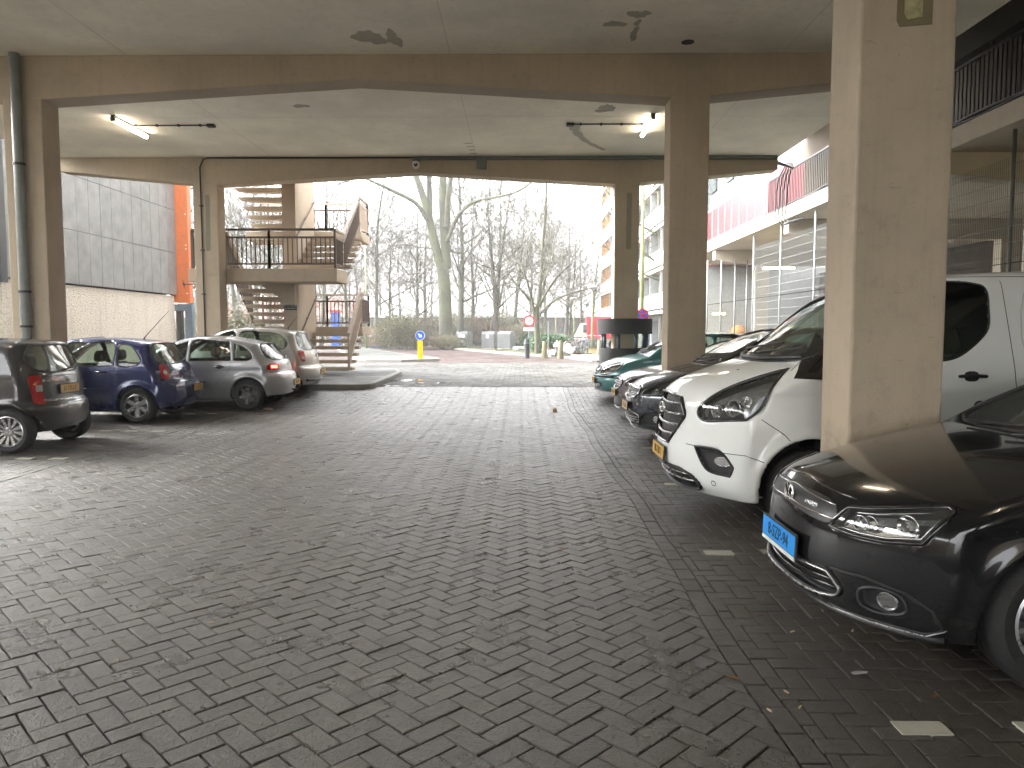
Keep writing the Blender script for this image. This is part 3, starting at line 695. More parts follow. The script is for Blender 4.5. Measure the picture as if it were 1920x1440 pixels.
def tree(name, loc, h, r, seed, label, cat='tree', maxl=4, up=.10, nb=9, first=.3, spread=.5, bk=1, tw=0, group=None, nsub=(3,5), lean=0):
    rg = random.Random(seed); t = empty(name, loc, label=label, cat=cat, group=group)
    mt, mc = MB(), MB(); n = 8; q = Vector((0,0,-.1)); pts = [q.copy()]; rs = [r*1.25]; d = Vector((lean,0,1))
    for i in range(n):
        d = (d+Vector((rg.gauss(0,.05),rg.gauss(0,.05),.12))).normalized(); q = q+d*h/n; pts.append(q.copy()); rs.append(r*(1-.9*((i+1)/n)**1.1))
    mt.tube(pts, rs, 9, caps=False)
    for i in range(nb):
        f = first+(1-first)*(i+rg.random())/nb; idx = min(n-1,int(f*n)); a = pts[idx].lerp(pts[idx+1], f*n-idx)
        az = i*2.4+rg.uniform(-.4,.4); el = rg.uniform(.15,.85)
        nd = Vector((math.cos(az)*math.cos(el),math.sin(az)*math.cos(el),math.sin(el)))
        grow(mt, mc, a, nd, h*spread*rg.uniform(.6,1)*(1.1-.65*f), rs[idx]*rg.uniform(.35,.55), 1, maxl, rg, up, nsub)
    mt.build('trunk', BK[bk], t, smooth=True); mc.build('crown', TW[tw], t); return t
# -- the big forked tree and the street tree: hand-laid limbs (world metres), twigs grown from them
def limbtree(name, loc, limbs, seed, label, bk, tw, maxl=4, dens=1.3, L0=3.2, group=None, cat='tree'):
    rg = random.Random(seed); t = empty(name, loc, label=label, cat=cat); mt, mc = MB(), MB()
    for li,(pts,r0,r1,bare) in enumerate(limbs):
        P = [Vector(p) for p in pts]; Q = []
        for i in range(len(P)-1):
            a,b_,c_,d_ = P[max(i-1,0)],P[i],P[i+1],P[min(i+2,len(P)-1)]
            for k in range(4):
                u = k/4; Q.append(.5*((2*b_)+(c_-a)*u+(2*a-5*b_+4*c_-d_)*u*u+(3*b_-a-3*c_+d_)*u**3))
        Q.append(P[-1]); m_ = len(Q); rs = [r0+(r1-r0)*i/(m_-1) for i in range(m_)]
        mt.tube(Q, rs, 10, caps=False)
        Ltot = sum((Q[i+1]-Q[i]).length for i in range(m_-1)); nb = int(Ltot*dens*(1-bare))+1
        for k in range(nb):
            f = bare+(1-bare)*(k+rg.random())/nb; x = f*(m_-1); idx = min(m_-2,int(x)); a = Q[idx].lerp(Q[idx+1], x-idx)
            dr = (Q[idx+1]-Q[idx]).normalized(); ax = dr.orthogonal().normalized(); ax.rotate(Matrix.Rotation(rg.uniform(0,6.28),3,dr))
            nd = dr.copy(); nd.rotate(Matrix.Rotation(R(rg.uniform(30,70)),3,ax))
            grow(mt, mc, a, nd, L0*rg.uniform(.5,1)*(1.1-.4*f), min(rs[idx]*.4,.06), 2, maxl, rg, .06, (4,6))
    mt.build('trunk', BK[bk], t, smooth=True); mc.build('crown', TW[tw], t); return t
YB = 56
def W(px, py, Y=YB, dy=0): return (at(px,Y)-at(835,YB), dy, hz(py,Y))
limbtree('large_forked_tree', (at(835,YB),YB,0), [
    ([W(836,660),W(836,600),W(833,530),W(829,495)], .52,.43,1.0),
    ([W(827,500),W(812,440),W(800,390),W(788,350),W(772,310),W(757,270)], .34,.16,.45),
    ([W(806,420,dy=.3),W(806,370,dy=.4),W(806,320,dy=.3),W(812,250)], .25,.18,.5),
    ([W(838,505),W(835,430),W(832,370),W(832,320),W(828,240)], .36,.22,.5),
    ([W(840,430,dy=-.4),W(845,370,dy=-.8),W(855,320,dy=-1),W(880,270,dy=-1.2)], .24,.12,.3),
    ([W(842,455,dy=-.5),W(862,412,dy=-1),W(890,390,dy=-1.4),W(925,384,dy=-2),W(970,375,dy=-2.4),W(1010,350,dy=-3)], .17,.05,.3),
    ([W(803,415,dy=-.3),W(785,388,dy=-.8),W(750,370,dy=-1.2),W(720,358,dy=-1.8),W(690,348,dy=-2),W(650,362,dy=-2.4)], .17,.05,.3)],
    11, 'big forked tree with mossy trunk rising in the middle behind the containers', 0, 2, L0=4.5, dens=1.1)
YS = 44
def S(px, py, dy=0): return (at(px,YS)-at(1008,YS), dy, hz(py,YS))
limbtree('street_tree', (at(1008,YS),YS,0), [
    ([S(1008,664),S(1007,630),S(1006,600),S(1007,575)], .17,.14,1.0),
    ([S(1006,590),S(1010,560),S(1014,520),S(1018,450),S(1022,400),S(1024,345)], .13,.05,.25),
    ([S(1004,600),S(996,570),S(984,552),S(968,535),S(955,515)], .10,.035,.3),
    ([S(1002,585),S(994,550,-.5),S(985,520,-.9),S(975,490,-1)], .08,.03,.3),
    ([S(1010,592),S(1026,575,.5),S(1045,560,.9),S(1075,548,1.2),S(1105,540,1.6)], .09,.03,.3),
    ([S(1011,575),S(1030,540,-.6),S(1050,515,-1),S(1068,500,-1.3)], .08,.03,.3),
    ([S(1012,565),S(1020,530,.7),S(1035,490,1),S(1040,450,1.5)], .07,.03,.3)],
    12, 'slim mossy street tree with spreading limbs next to the round red sign', 0, 2, L0=2.4, dens=1.9)
spec = [ # px, Y, height, radius, label
 (704,64,17,.20,'tall straight bare tree with thin trunk just right of the staircase'),
 (730,58,9,.14,'low bare tree with crooked branches between the staircase and the big forked tree'),
 (778,66,13,.20,'dark bare tree just left of the big forked tree'),
 (862,62,18,.26,'straight bare tree directly right of the big forked tree'),
 (917,61,14,.20,'left of the two dark leaning trunks behind the containers'),
 (934,60,13,.22,'right and thicker of the two dark leaning trunks behind the containers'),
 (965,70,14,.2,'bare tree behind the round red sign'),
 (1068,72,10,.16,'small bare tree behind the parked bicycles'),
 (1108,90,14,.2,'bare tree beside the end wall of the apartment block'),
 (440,48,14,.2,'bare tree seen left of the staircase through its lower treads'),
 (478,60,16,.24,'bare tree behind the railing of the main landing'),
 (505,44,11,.16,'bare tree behind the left flight of stairs'),
 (366,50,17,.22,'bare tree in the gap between orange frame and far left pillar'),
 (600,62,16,.22,'bare tree behind the upper right railing of the staircase'),
 (650,70,16,.22,'bare tree behind the right flight of the staircase')]
for i,(px,Y,h,r,lab) in enumerate(spec):
    tree('bare_tree', (at(px,Y),Y,.2), h, r, 100+i, lab, maxl=4, nsub=(4,6), bk=(1,2,1,1,2,2,1,0,1,1,2,1,0,1,1)[i], tw=i%3, group='bare trees in the strip of woodland', first=.12 if h<12 else .2, nb=16, spread=.52, lean=(-.12 if i==5 else .1 if i==4 else 0))
protos = [bpy.data.objects['bare_tree'], bpy.data.objects['bare_tree.003'], bpy.data.objects['bare_tree.006'], bpy.data.objects['bare_tree.010']]
rg = random.Random(5)
k = 0
for i in range(40):
    px = 360+ (i*211 % 770) + rg.uniform(-10,10); Y = 74+(i*37 % 48)
    if px > 1120: continue
    c = copy_tree(protos[i%4]); c.location = (at(px,Y),Y,.2); c.rotation_euler = (0,0,rg.uniform(0,6.28)); s_ = rg.uniform(.75,1.15); c.scale = (s_,s_,s_*rg.uniform(.8,1))
    c['label'] = 'one of the bare trees merging into the hazy far woodland'; c['group'] = 'far bare woodland trees'
# tree branches entering at the upper right in front of the block
limbtree('overhanging_tree', (at(1240,52),52,0), [
    ([(0,0,.2),(0,0,5),(-.2,0,9),(-.3,.2,13)], .3,.15,.6),
    ([(-.1,0,6),(-1.8,-.5,7.2),(-2.8,-.6,8.6),(-4.2,-1,9.8)], .1,.02,.2),([(-.2,0,8),(-2.2,.5,9.3),(-3.6,.8,11),(-5,1,12.6)], .1,.02,.2),
    ([(-.1,0,5),(-1.6,0,5.6),(-2.9,.2,6.6),(-4,.3,7.4)], .07,.02,.2)], 14, 'bare tree whose branches reach in front of the apartment block from behind the pillars', 1, 1, L0=2.2)
# ---------------------------------------------------------------- shrubs
def shrub(name, loc, w_, h, n, seed, label, tw, group, leafy=0, lm=None):
    rg = random.Random(seed); t = empty(name, loc, label=label, cat='shrub', group=group); mc = MB()
    for i in range(n):
        a = rg.uniform(0,6.28); q = Vector((rg.gauss(0,w_*.22),rg.gauss(0,w_*.22),0)); d = Vector((math.cos(a)*rg.uniform(.1,.7),math.sin(a)*rg.uniform(.1,.7),1))
        grow(mc, mc, q, d, h*rg.uniform(.5,1), .012, 2, 4, rg, .03, (3,4), .2)
    mc.build('stems', TW[tw], t)
    if leafy:
        m = MB()
        for i in range(leafy):
            a = rg.uniform(0,6.28); rr = w_*.5*math.sqrt(rg.random()); z = h*(.15+.8*rg.random()*(1-(rr/w_)**2*1.5)); p = Vector((rr*math.cos(a),rr*math.sin(a),max(.05,z)))
            u = Vector((rg.gauss(0,1),rg.gauss(0,1),rg.gauss(0,.6))).normalized()*.07; v = u.orthogonal().normalized()*.035; m.add([p-u,p+v,p+u,p-v],[(0,1,2,3)])
        m.build('foliage', lm, t)
    return t
L_BUD = plain('budding_leaf',(.12,.11,.045),.6,var=.4); L_GRN = plain('laurel_leaf',(.05,.12,.035),.4,var=.5,scale=3); L_DRY = plain('dry_leaf',(.20,.13,.07),.8,var=.4)
sp = [shrub('bare_shrub',(0,0,0),3,2.4,34,31,'',2,None,2600,L_BUD), shrub('bare_shrub',(0,0,0),3,2.0,34,32,'',0,None,1500,L_DRY)]
n_ = 0
for i,(px,Y) in enumerate([(695,60),(722,56),(745,54),(768,52),(793,51),(815,53),(850,51),(880,52),(905,56),(940,54),(960,52),(710,70),(760,64),(900,64),(840,60),(990,50),(660,64),(435,40),(455,38),(480,42),(505,45),(366,42),(700,78)]):
    c = sp[0 if i%3!=1 else 1]
    if i > 1: c = copy_tree(c)
    if i == 1: c = sp[1]
    if i == 0: c = sp[0]
    if 780 < px < 1000: Y += 15
    c.location = (at(px,Y),Y,.25); c.rotation_euler=(0,0,i*1.3); s_ = .8+.4*((i*7)%5)/5; s_ *= 1.3 if 780 < px < 1000 else 1; c.scale=(s_,s_,s_)
    c['label'] = 'one of the brownish budding shrubs in the undergrowth below the bare trees'; c['group'] = 'undergrowth shrubs below the trees'; c['category']='shrub'
for i,(px,Y,s_) in enumerate(((838,53.5,.55),(820,54,.6),(856,54.5,.5))):
    c = copy_tree(sp[i%2]); c.location=(at(px,Y),Y,.25); c.scale=(s_,s_,s_*.9); c.rotation_euler=(0,0,i*2.2)
gp = None
for i,(px,Y) in enumerate([(1010,49),(1022,52),(1032,48),(1045,51),(1058,48),(1004,57),(1048,55),(1030,57)]):
    if gp is None: gp = c = shrub('laurel_bush',(0,0,0),2.6,1.3,6,41,'',0,None,3200,L_GRN)
    else: c = copy_tree(gp)
    c.location=(at(px,Y),Y,.28); c.rotation_euler=(0,0,i*2.1); s_ = .75+.3*((i*3)%4)/4; c.scale=(s_,s_,s_)
    c['label'] = 'one of the low green laurel bushes behind the stone bollards'; c['group']='green laurel bushes'; c['category']='shrub'
# grass verge
m = MB(); rg = random.Random(9)
for i in range(9000):
    x = rg.uniform(-14,9); Y = rg.uniform(38,62)
    if x < -2.3-(Y-46)*.345+.5 or (x > 2.2+(Y-37)*.35 and Y < 47.5): continue
    if rg.random() < .45 and x < 3: continue
    a = rg.uniform(0,3.14); h = rg.uniform(.05,.16); dx,dy = .02*math.cos(a),.02*math.sin(a)
    m.add([(x-dx,Y-dy,.26),(x+dx,Y+dy,.26),(x+rg.uniform(-.05,.05),Y+rg.uniform(-.05,.05),.28+h)],[(0,1,2)])
tag(m.build('grass', plain('grass_blade',(.10,.15,.035),.7,var=.4,scale=1)), kind='stuff')
def litter(n=350):
    m = MB(); rg = random.Random(19)
    for i in range(n):
        x = rg.uniform(-9,3.5); Y = rg.uniform(39,60)
        if x < -2.3-(Y-46)*.345+.6: continue
        a = rg.uniform(0,3.1); s_ = rg.uniform(.03,.09); m.add([(x+s_*math.cos(a+k*1.57),Y+s_*math.sin(a+k*1.57),.285+rg.uniform(0,.03)) for k in range(4)],[(0,1,2,3)])
    tag(m.build('fallen_leaves', L_DRY), kind='stuff')
litter()
# low buildings far behind the wood
fb = empty('low_school', (0,0,0), label='long low brown building with white roof edge behind the wood', cat='building')
MB().box(-24,at(1150,96),96,110,.2,hz(596,96)).build('wall', plain('brown_grey_brick',(.12,.10,.09),.8), fb)
MB().box(-24.2,at(1150,96)+.2,95.8,110,hz(595.5,96),hz(591,96)).build('roof_edge', M_WHITE, fb)
for k in range(12): MB().box(-22+k*2.7,-20.6+k*2.7,95.95,96,1,2.2).build('window', MC['facade_glass'], fb)
fb = empty('tiled_house', (0,0,0), label='wide house with reddish tiled roof far behind the staircase', cat='building')
MB().box(-52,-24.5,112,124,.2,3.4).build('wall', plain('brown_brick_far',(.22,.14,.10),.8), fb)
MB().prism([(112-.5,3.42),(124.5,3.42),(118,6.8)],'x',-52.5,-24.2).build('roof', plain('red_tiles',(.28,.10,.07),.8), fb)
# ================================================================ car bodies: smooth solids polygonised from silhouettes
def sm01(x, a, b):
    t = np.clip((x-a)/(b-a), 0, 1); return t*t*(3-2*t)
def smax(a, b, k):
    h = np.clip(.5+.5*(a-b)/k, 0, 1); return b+(a-b)*h+k*h*(1-h)
def spline(ctrl, n=7):
    """closed outline; points with a third item are corners"""
    m = len(ctrl); P = [np.array(c[:2], float) for c in ctrl]; K = [len(c) > 2 for c in ctrl]; out = []
    for i in range(m):
        a,b,c,d = P[i-1],P[i],P[(i+1)%m],P[(i+2)%m]
        if K[i]: a = b-(c-b)*.6
        if K[(i+1)%m]: d = c+(c-b)*.6
        L1 = max(1e-6,np.linalg.norm(b-a))**.5; L2 = max(1e-6,np.linalg.norm(c-b))**.5; L3 = max(1e-6,np.linalg.norm(d-c))**.5
        m1 = (b-a)/L1-(c-a)/(L1+L2)+(c-b)/L2; m2 = (c-b)/L2-(d-b)/(L2+L3)+(d-c)/L3; m1 = m1*L2; m2 = m2*L2
        for k in range(n):
            u = k/n; u2 = u*u; u3 = u2*u
            out.append((2*u3-3*u2+1)*b+(u3-2*u2+u)*m1+(-2*u3+3*u2)*c+(u3-u2)*m2)
    return np.array(out)
class Fld:
    """signed distance to a polygon on a grid, sampled smoothly"""
    def __init__(s, poly, h=.02, pad=.3, cubic=True):
        poly = np.asarray(poly, float); s.h = h; s.cubic = cubic
        s.o = poly.min(0)-pad; n = np.ceil((poly.max(0)+pad-s.o)/h).astype(int)+1
        X, Y = np.meshgrid(s.o[0]+np.arange(n[0])*h, s.o[1]+np.arange(n[1])*h, indexing='ij')
        d = np.full(X.shape, 1e9); ins = np.zeros(X.shape, bool); m = len(poly)
        for i in range(m):
            ax,ay = poly[i]; bx_,by_ = poly[(i+1)%m]; ex,ey = bx_-ax,by_-ay; l = ex*ex+ey*ey
            if l < 1e-12: continue
            t = np.clip(((X-ax)*ex+(Y-ay)*ey)/l, 0, 1); d = np.minimum(d, (X-ax-t*ex)**2+(Y-ay-t*ey)**2)
            if ay != by_: ins ^= ((ay > Y) != (by_ > Y)) & (X < (bx_-ax)*(Y-ay)/(by_-ay)+ax)
        s.g = np.where(ins, -1, 1)*np.sqrt(d)
    def __call__(s, x, y):
        u = (x-s.o[0])/s.h; v = (y-s.o[1])/s.h; nx, ny = s.g.shape
        ex = np.maximum(0, np.maximum(1-u, u-(nx-3)))*s.h; ey = np.maximum(0, np.maximum(1-v, v-(ny-3)))*s.h
        u = np.clip(u, 1, nx-3.001); v = np.clip(v, 1, ny-3.001); i = u.astype(int); j = v.astype(int); fu = u-i; fv = v-j; g = s.g
        if not s.cubic:
            r = (g[i,j]*(1-fu)+g[i+1,j]*fu)*(1-fv)+(g[i,j+1]*(1-fu)+g[i+1,j+1]*fu)*fv
        else:
            wu = [(1-fu)**3/6, (3*fu**3-6*fu**2+4)/6, (-3*fu**3+3*fu**2+3*fu+1)/6, fu**3/6]
            wv = [(1-fv)**3/6, (3*fv**3-6*fv**2+4)/6, (-3*fv**3+3*fv**2+3*fv+1)/6, fv**3/6]
            r = 0
            for a in range(4):
                for b in range(4): r = r+wu[a]*wv[b]*g[i+a-1,j+b-1]
        return r+ex+ey
def vdir(phi):
    p = R(phi); n = np.array([-math.cos(p), -math.sin(p), 0.]); t = np.array([math.sin(p), -math.cos(p), 0.]); return n, t
# phi: 0 = seen from the front, 90 = from the near (-y) side, 180 = from behind; u = along t
def surface_nets(F, org, h):
    S = F < 0; nx, ny, nz = F.shape
    cnt = np.zeros((nx-1,ny-1,nz-1), np.int8); acc = np.zeros((nx-1,ny-1,nz-1,3), np.float32); quads = []
    for ax in range(3):
        sl0 = [slice(None)]*3; sl1 = [slice(None)]*3; sl0[ax] = slice(0,-1); sl1[ax] = slice(1,None)
        cr = S[tuple(sl0)] != S[tuple(sl1)]; idx = np.argwhere(cr)
        a = F[tuple(sl0)][cr]; b = F[tuple(sl1)][cr]; t = a/(a-b); pos = idx.astype(np.float32); pos[:,ax] += t
        o1, o2 = [(1,2),(0,2),(0,1)][ax]; dims = np.array([nx-1,ny-1,nz-1])
        cells = []
        for d1 in (-1,0):
            for d2 in (-1,0):
                c = idx.copy(); c[:,o1] += d1; c[:,o2] += d2
                ok = np.all((c >= 0) & (c < dims), axis=1); cc = c[ok]
                np.add.at(cnt, tuple(cc.T), 1); np.add.at(acc, tuple(cc.T), pos[ok]); cells.append((c,ok))
        ok = cells[0][1] & cells[1][1] & cells[2][1] & cells[3][1]; neg = S[tuple(sl0)][cr]
        q = np.stack([cells[0][0],cells[1][0],cells[3][0],cells[2][0]], 1)[ok]; neg = neg[ok]
        flip = neg if ax != 1 else ~neg
        q[~flip] = q[~flip][:, ::-1]; quads.append(q)
    act = cnt > 0; ids = np.full(cnt.shape, -1, np.int32); ids[act] = np.arange(act.sum())
    V = acc[act]/cnt[act][:,None]*h+org
    Q = np.concatenate(quads); Q = ids[Q[...,0],Q[...,1],Q[...,2]]
    return V, Q
class Car:
    def __init__(s, L, W_, sil, belt, axles, Ra, front=(.42,3.0), rear=(.30,3.2), crown=.05, tumble=.36, tuck=.10, crease=None, kround=.07, wheel_z=None, flare=.018, tw=.3, warp=None):
        s.L, s.W, s.belt, s.axles, s.Ra = L, W_, belt, axles, Ra
        s.sil = Fld(spline(sil), .02); s.front, s.rear, s.crown, s.tumble, s.tuck, s.crease, s.k = front, rear, crown, tumble, tuck, crease, kround
        s.wz = wheel_z or Ra*.86; s.flare = flare; s.carves = []; s.xc = (1.0, L-.5); s.zf = .42; s.cut = None; s.warp = warp
    def outer(s, x, y, z):
        ay = np.abs(y); t = ay/(s.W/2)
        fw = sm01(-x, -1.7, -.15); rw = sm01(x, s.L-1.4, s.L-.1)
        xs = x - s.front[0]*t**s.front[1]*fw + s.rear[0]*t**s.rear[1]*rw
        zs = z + s.crown*t*t*sm01(z, .5, .95)
        if s.warp: xs, zs = s.warp(s, x, ay, z, xs, zs)
        d1 = s.sil(xs, zs)
        b = s.belt[0]+(s.belt[1]-s.belt[0])*np.clip(x/s.L,0,1); kk = .035
        up = kk*np.log1p(np.exp(np.clip((z-b)/kk,-30,30)))
        low = np.clip(.62-z,0,1); ins = .015+s.tumble*up+s.tuck*(low/.45)**2*.8+.02*np.clip((np.minimum(z,b)-.55)/.4,0,1)**2
        if s.crease:
            zc = s.crease[0]+(s.crease[1]-s.crease[0])*np.clip(x/s.L,0,1); q = (zc-z)
            ins = ins + s.crease[2]/(1+np.exp(-np.clip(q/.010,-30,30)))*(1-sm01(q,0,.28))
        for xa in s.axles:
            rho = np.hypot(x-xa, z-s.wz); ins = ins - s.flare*np.exp(-((rho-s.Ra-.015)/.055)**2)
        d2 = (ay-(s.W/2-ins))*.95
        return smax(d1, d2, s.k*(1+1.0*sm01(z,1.1,1.3)))
    def full(s, x, y, z):
        B = s.outer(x, y, z); d = B
        cav = np.maximum(np.maximum(B+.05, s.zf-z), np.maximum(s.xc[0]-x+.35*(z-1.0), x-s.xc[1]))
        d = np.maximum(d, -cav)
        ay = np.abs(y)
        for xa in s.axles:
            rho = np.hypot(x-xa, z-s.wz); d = np.maximum(d, -np.maximum(np.maximum(rho-s.Ra, (s.W/2-.30)-ay), z-.95))
        for f, n, t, lim, depth, both in s.carves:
            yy = -ay if both else y
            u = x*t[0]+yy*t[1]; dep = x*n[0]+yy*n[1]
            c = np.maximum(f(u, z), lim-dep)
            if depth is not None: c = np.maximum(c, -(B+depth))
            d = np.maximum(d, -c)
        return d
    def carve(s, poly, phi, lim, depth=None, both=True):
        n, t = vdir(phi); s.carves.append((Fld(np.array(poly), .01, .12, False), n, t, lim, depth, both))
    def body(s, h, name, mats, parent, dark=None):
        x0, x1 = -.06, s.L+.06; ny = int((s.W/2+.08)/h); xsx = np.arange(x0, x1, h); zsz = np.arange(.10, s.ztop, h); ysy = (np.arange(ny)+.5)*h
        X,Y,Z = np.meshgrid(xsx, ysy, zsz, indexing='ij'); F = s.full(X,Y,Z).astype(np.float32)
        F = np.concatenate([F[:, ::-1], F], 1); F[0]=F[-1]=1; F[:,0]=F[:,-1]=1; F[:,:,0]=1; F[:,:,-1]=1
        V, Q = surface_nets(F, np.array([x0, -ysy[-1], .10]), h); V = V.astype(float); e = .003
        for it in range(2):
            a = [V[:,0],V[:,1],V[:,2]]; d = s.full(*a); g = np.stack([s.full(a[0]+e,a[1],a[2])-d, s.full(a[0],a[1]+e,a[2])-d, s.full(a[0],a[1],a[2]+e)-d],1)/e
            gl = np.maximum((g**2).sum(1), .3); V -= np.clip(d/gl, -h*.5, h*.5)[:,None]*g*.9
        C = V[Q].mean(1); Bo = s.outer(C[:,0],C[:,1],C[:,2]); mi = (Bo < -.014).astype(np.int32)
        if dark is not None: mi[dark(C[:,0],np.abs(C[:,1]),C[:,2])] = 1
        o = mesh_obj(name, V, Q, mats, parent, True, mi)
        return o
    # ---------- projection of 2-D outlines onto the skin
    def proj(s, uv, phi, side=-1, off=.0, start=3.0):
        n, t = vdir(phi); uv = np.asarray(uv, float); cx = s.L/2
        P = np.zeros((len(uv),3)); P[:,:2] = uv[:,:1]*t[:2]; P[:,2] = uv[:,1]
        c = np.array([cx,0,0]); c = c-t*np.dot(c,t); P += c + n*(start)
        dist = np.zeros(len(P))
        for it in range(70):
            d = s.outer(P[:,0],P[:,1],P[:,2])*.75; d = np.clip(d, -.02, .4); P -= n*d[:,None]; dist += d
            far = dist > start+s.L*.5; 
        e = .004; a = [P[:,0],P[:,1],P[:,2]]; d = s.outer(*a)
        g = np.stack([s.outer(a[0]+e,a[1],a[2])-d, s.outer(a[0],a[1]+e,a[2])-d, s.outer(a[0],a[1],a[2]+e)-d],1); g /= np.maximum(np.linalg.norm(g,axis=1,keepdims=True),1e-9)
        P = P+g*off
        if side > 0: P[:,1] *= -1; g[:,1] *= -1
        return P, g
    def patch(s, name, poly, phi, mat, parent, off=.003, sp=.035, side=-1, skirt=.02, smooth=True, hole=None):
        poly = [tuple(p) for p in poly]; out = densify(poly, sp); n = len(out)
        us = [p[0] for p in poly]; zs = [p[1] for p in poly]; pts = [Vector(p) for p in out]
        f = Fld(np.array(poly), max(.004,sp*.4), .05, False)
        gx, gy = np.meshgrid(np.arange(min(us), max(us), sp), np.arange(min(zs), max(zs), sp), indexing='ij')
        ok = f(gx.ravel(), gy.ravel()) < -sp*.35
        pts += [Vector((a,b)) for a,b in zip(gx.ravel()[ok], gy.ravel()[ok])]
        r_ = geometry.delaunay_2d_cdt(pts, [(i,(i+1)%n) for i in range(n)], [], 1, 1e-6)
        uv = np.array([tuple(v) for v in r_[0]]); P, g = s.proj(uv, phi, side, off); F = [tuple(x) for x in r_[2]]
        O, go = s.proj(out, phi, side, off); I = O-go*skirt; b = len(P)
        V = np.concatenate([P, O, I]); F += [(b+i, b+(i+1)%n, b+n+(i+1)%n, b+n+i) for i in range(n)]
        if F:   # orientation
            a_,b_,c_ = [P[k] for k in F[0][:3]]; nn = np.cross(b_-a_, c_-a_)
            if np.dot(nn, g[F[0][0]]) < 0: F = [x[::-1] for x in F]
        o = mesh_obj(name, V, F, mat, parent, smooth)
        if smooth: smooth_ang(o, 40)
        return o
    def line(s, name, uv, phi, mat, parent, r=.004, off=.0, side=-1, closed=False, sp=.04, n=6):
        out = densify([tuple(p) for p in uv], sp, closed); P, g = s.proj(out, phi, side, off)
        return MB().tube([tuple(p) for p in P], r, n, closed=closed, caps=not closed).build(name, mat, parent, smooth=True)
def densify(poly, sp, closed=True):
    out = []; m = len(poly)
    for i in range(m if closed else m-1):
        a, b = poly[i], poly[(i+1)%m]; k = max(1, int(math.hypot(b[0]-a[0],b[1]-a[1])/sp))
        for j in range(k): out.append((a[0]+(b[0]-a[0])*j/k, a[1]+(b[1]-a[1])*j/k))
    if not closed: out.append(tuple(poly[-1]))
    return out
def rpoly(pts, n=5): return [tuple(p) for p in spline(pts, n)]
def offset_poly(poly, d):
    n = len(poly); A = sum(poly[i][0]*poly[(i+1)%n][1]-poly[(i+1)%n][0]*poly[i][1] for i in range(n)); sg_ = 1 if A > 0 else -1; out = []
    for i in range(n):
        a,b,c = np.array(poly[i-1]),np.array(poly[i]),np.array(poly[(i+1)%n]); t = (c-a); t = t/max(1e-9,np.linalg.norm(t)); out.append((b[0]+sg_*t[1]*d, b[1]-sg_*t[0]*d))
    return out
# ---------------------------------------------------------------- materials
def paint(name, c, metal=0, rough=.28, dirt=.12, coat=1, flake=0):
    if name in MC: return MC[name]
    t = NT(name); d = t.mapr(t.noise(2.2, 6, .7), .45, .75, 0, dirt); z = t.n('SeparateXYZ'); t.set(z.inputs[0], t.obj())
    low = t.mapr(z.outputs[2], .15, .6, .45*min(1,dirt*4), 0); lown = t.n('Math', operation='MULTIPLY'); t.set(lown.inputs[0], low); t.set(lown.inputs[1], t.mapr(t.noise(5,6,.7),.3,.7,.3,1))
    mx = t.n('Math', operation='MAXIMUM'); t.set(mx.inputs[0], d); t.set(mx.inputs[1], lown.outputs[0])
    col = t.mix(c, (.15,.135,.11), mx.outputs[0])
    t.p(color=col, metal=metal, rough=t.mapr(mx.outputs[0], 0, .4, rough, min(.8,rough+.25)), coat=coat, crough=.05)
    t.set(t.b.inputs['Coat Roughness'], t.mapr(mx.outputs[0], 0, .4, .03, .3)); MC[name] = t.m; return t.m
def glass(name, tint=(.72,.82,.78), refl=.04, edge=.9, rough=.015, veil=0):
    if name in MC: return MC[name]
    t = NT(name); tr = t.n('BsdfTransparent'); tr.inputs[0].default_value = (*tint,1); gl = t.n('BsdfGlossy'); gl.inputs['Roughness'].default_value = rough
    fr = t.n('Fresnel'); fr.inputs['IOR'].default_value = 1.5; f = t.mapr(fr.outputs[0], 0, 1, refl, edge)
    mx = t.n('MixShader'); t.set(mx.inputs[0], f); t.t.links.new(tr.outputs[0], mx.inputs[1]); t.t.links.new(gl.outputs[0], mx.inputs[2]); last = mx
    if veil:
        df = t.n('BsdfDiffuse'); df.inputs[0].default_value = (.35,.37,.35,1); m2 = t.n('MixShader'); t.set(m2.inputs[0], t.mapr(t.noise(3,4,.6), .3,.7,veil*.5,veil))
        t.t.links.new(mx.outputs[0], m2.inputs[1]); t.t.links.new(df.outputs[0], m2.inputs[2]); last = m2
    t.t.links.new(last.outputs[0], t.out.inputs['Surface']); MC[name] = t.m; return t.m
G_SIDE = glass('side_glass', (.66,.76,.70)); G_DARK = glass('dark_glass', (.22,.30,.26), .05); G_WIN = glass('windscreen_glass', (.45,.56,.50), .10, veil=.16)  # grey-green diffuse layer on the windscreen stands in for its reflection
G_LAMP = glass('lamp_glass', (.93,.95,.95), .03, .9, .03, veil=.08)
M_INT = plain('car_interior', (.030,.030,.031), .75); M_SEAT = plain('seat_cloth', (.035,.036,.040), .85)
M_TYRE = plain('tyre_rubber', (.022,.022,.022), .75, bump=.003, bscale=120); M_TRIM = plain('car_trim', (.020,.020,.021), .42, dirt=.15)
M_GLOSSB = plain('gloss_black', (.008,.008,.009), .12, coat=1); M_CHROME = plain('chrome', (.72,.72,.72), .10, 1, var=.03); M_SATIN = plain('satin_silver', (.42,.42,.42), .28, .9, dirt=.2)
M_RIM = plain('alloy_rim', (.45,.45,.46), .30, .8, dirt=.35); M_RIMD = plain('dark_rim', (.12,.12,.11), .4, .7, dirt=.3)
M_REDL = paint('red_lamp', (.38,.008,.010), 0, .25, .03); M_CLRL = plain('clear_lamp', (.45,.42,.40), .15, .3, coat=1); M_ORGL = plain('amber_lamp', (.6,.22,.03), .2, coat=1)
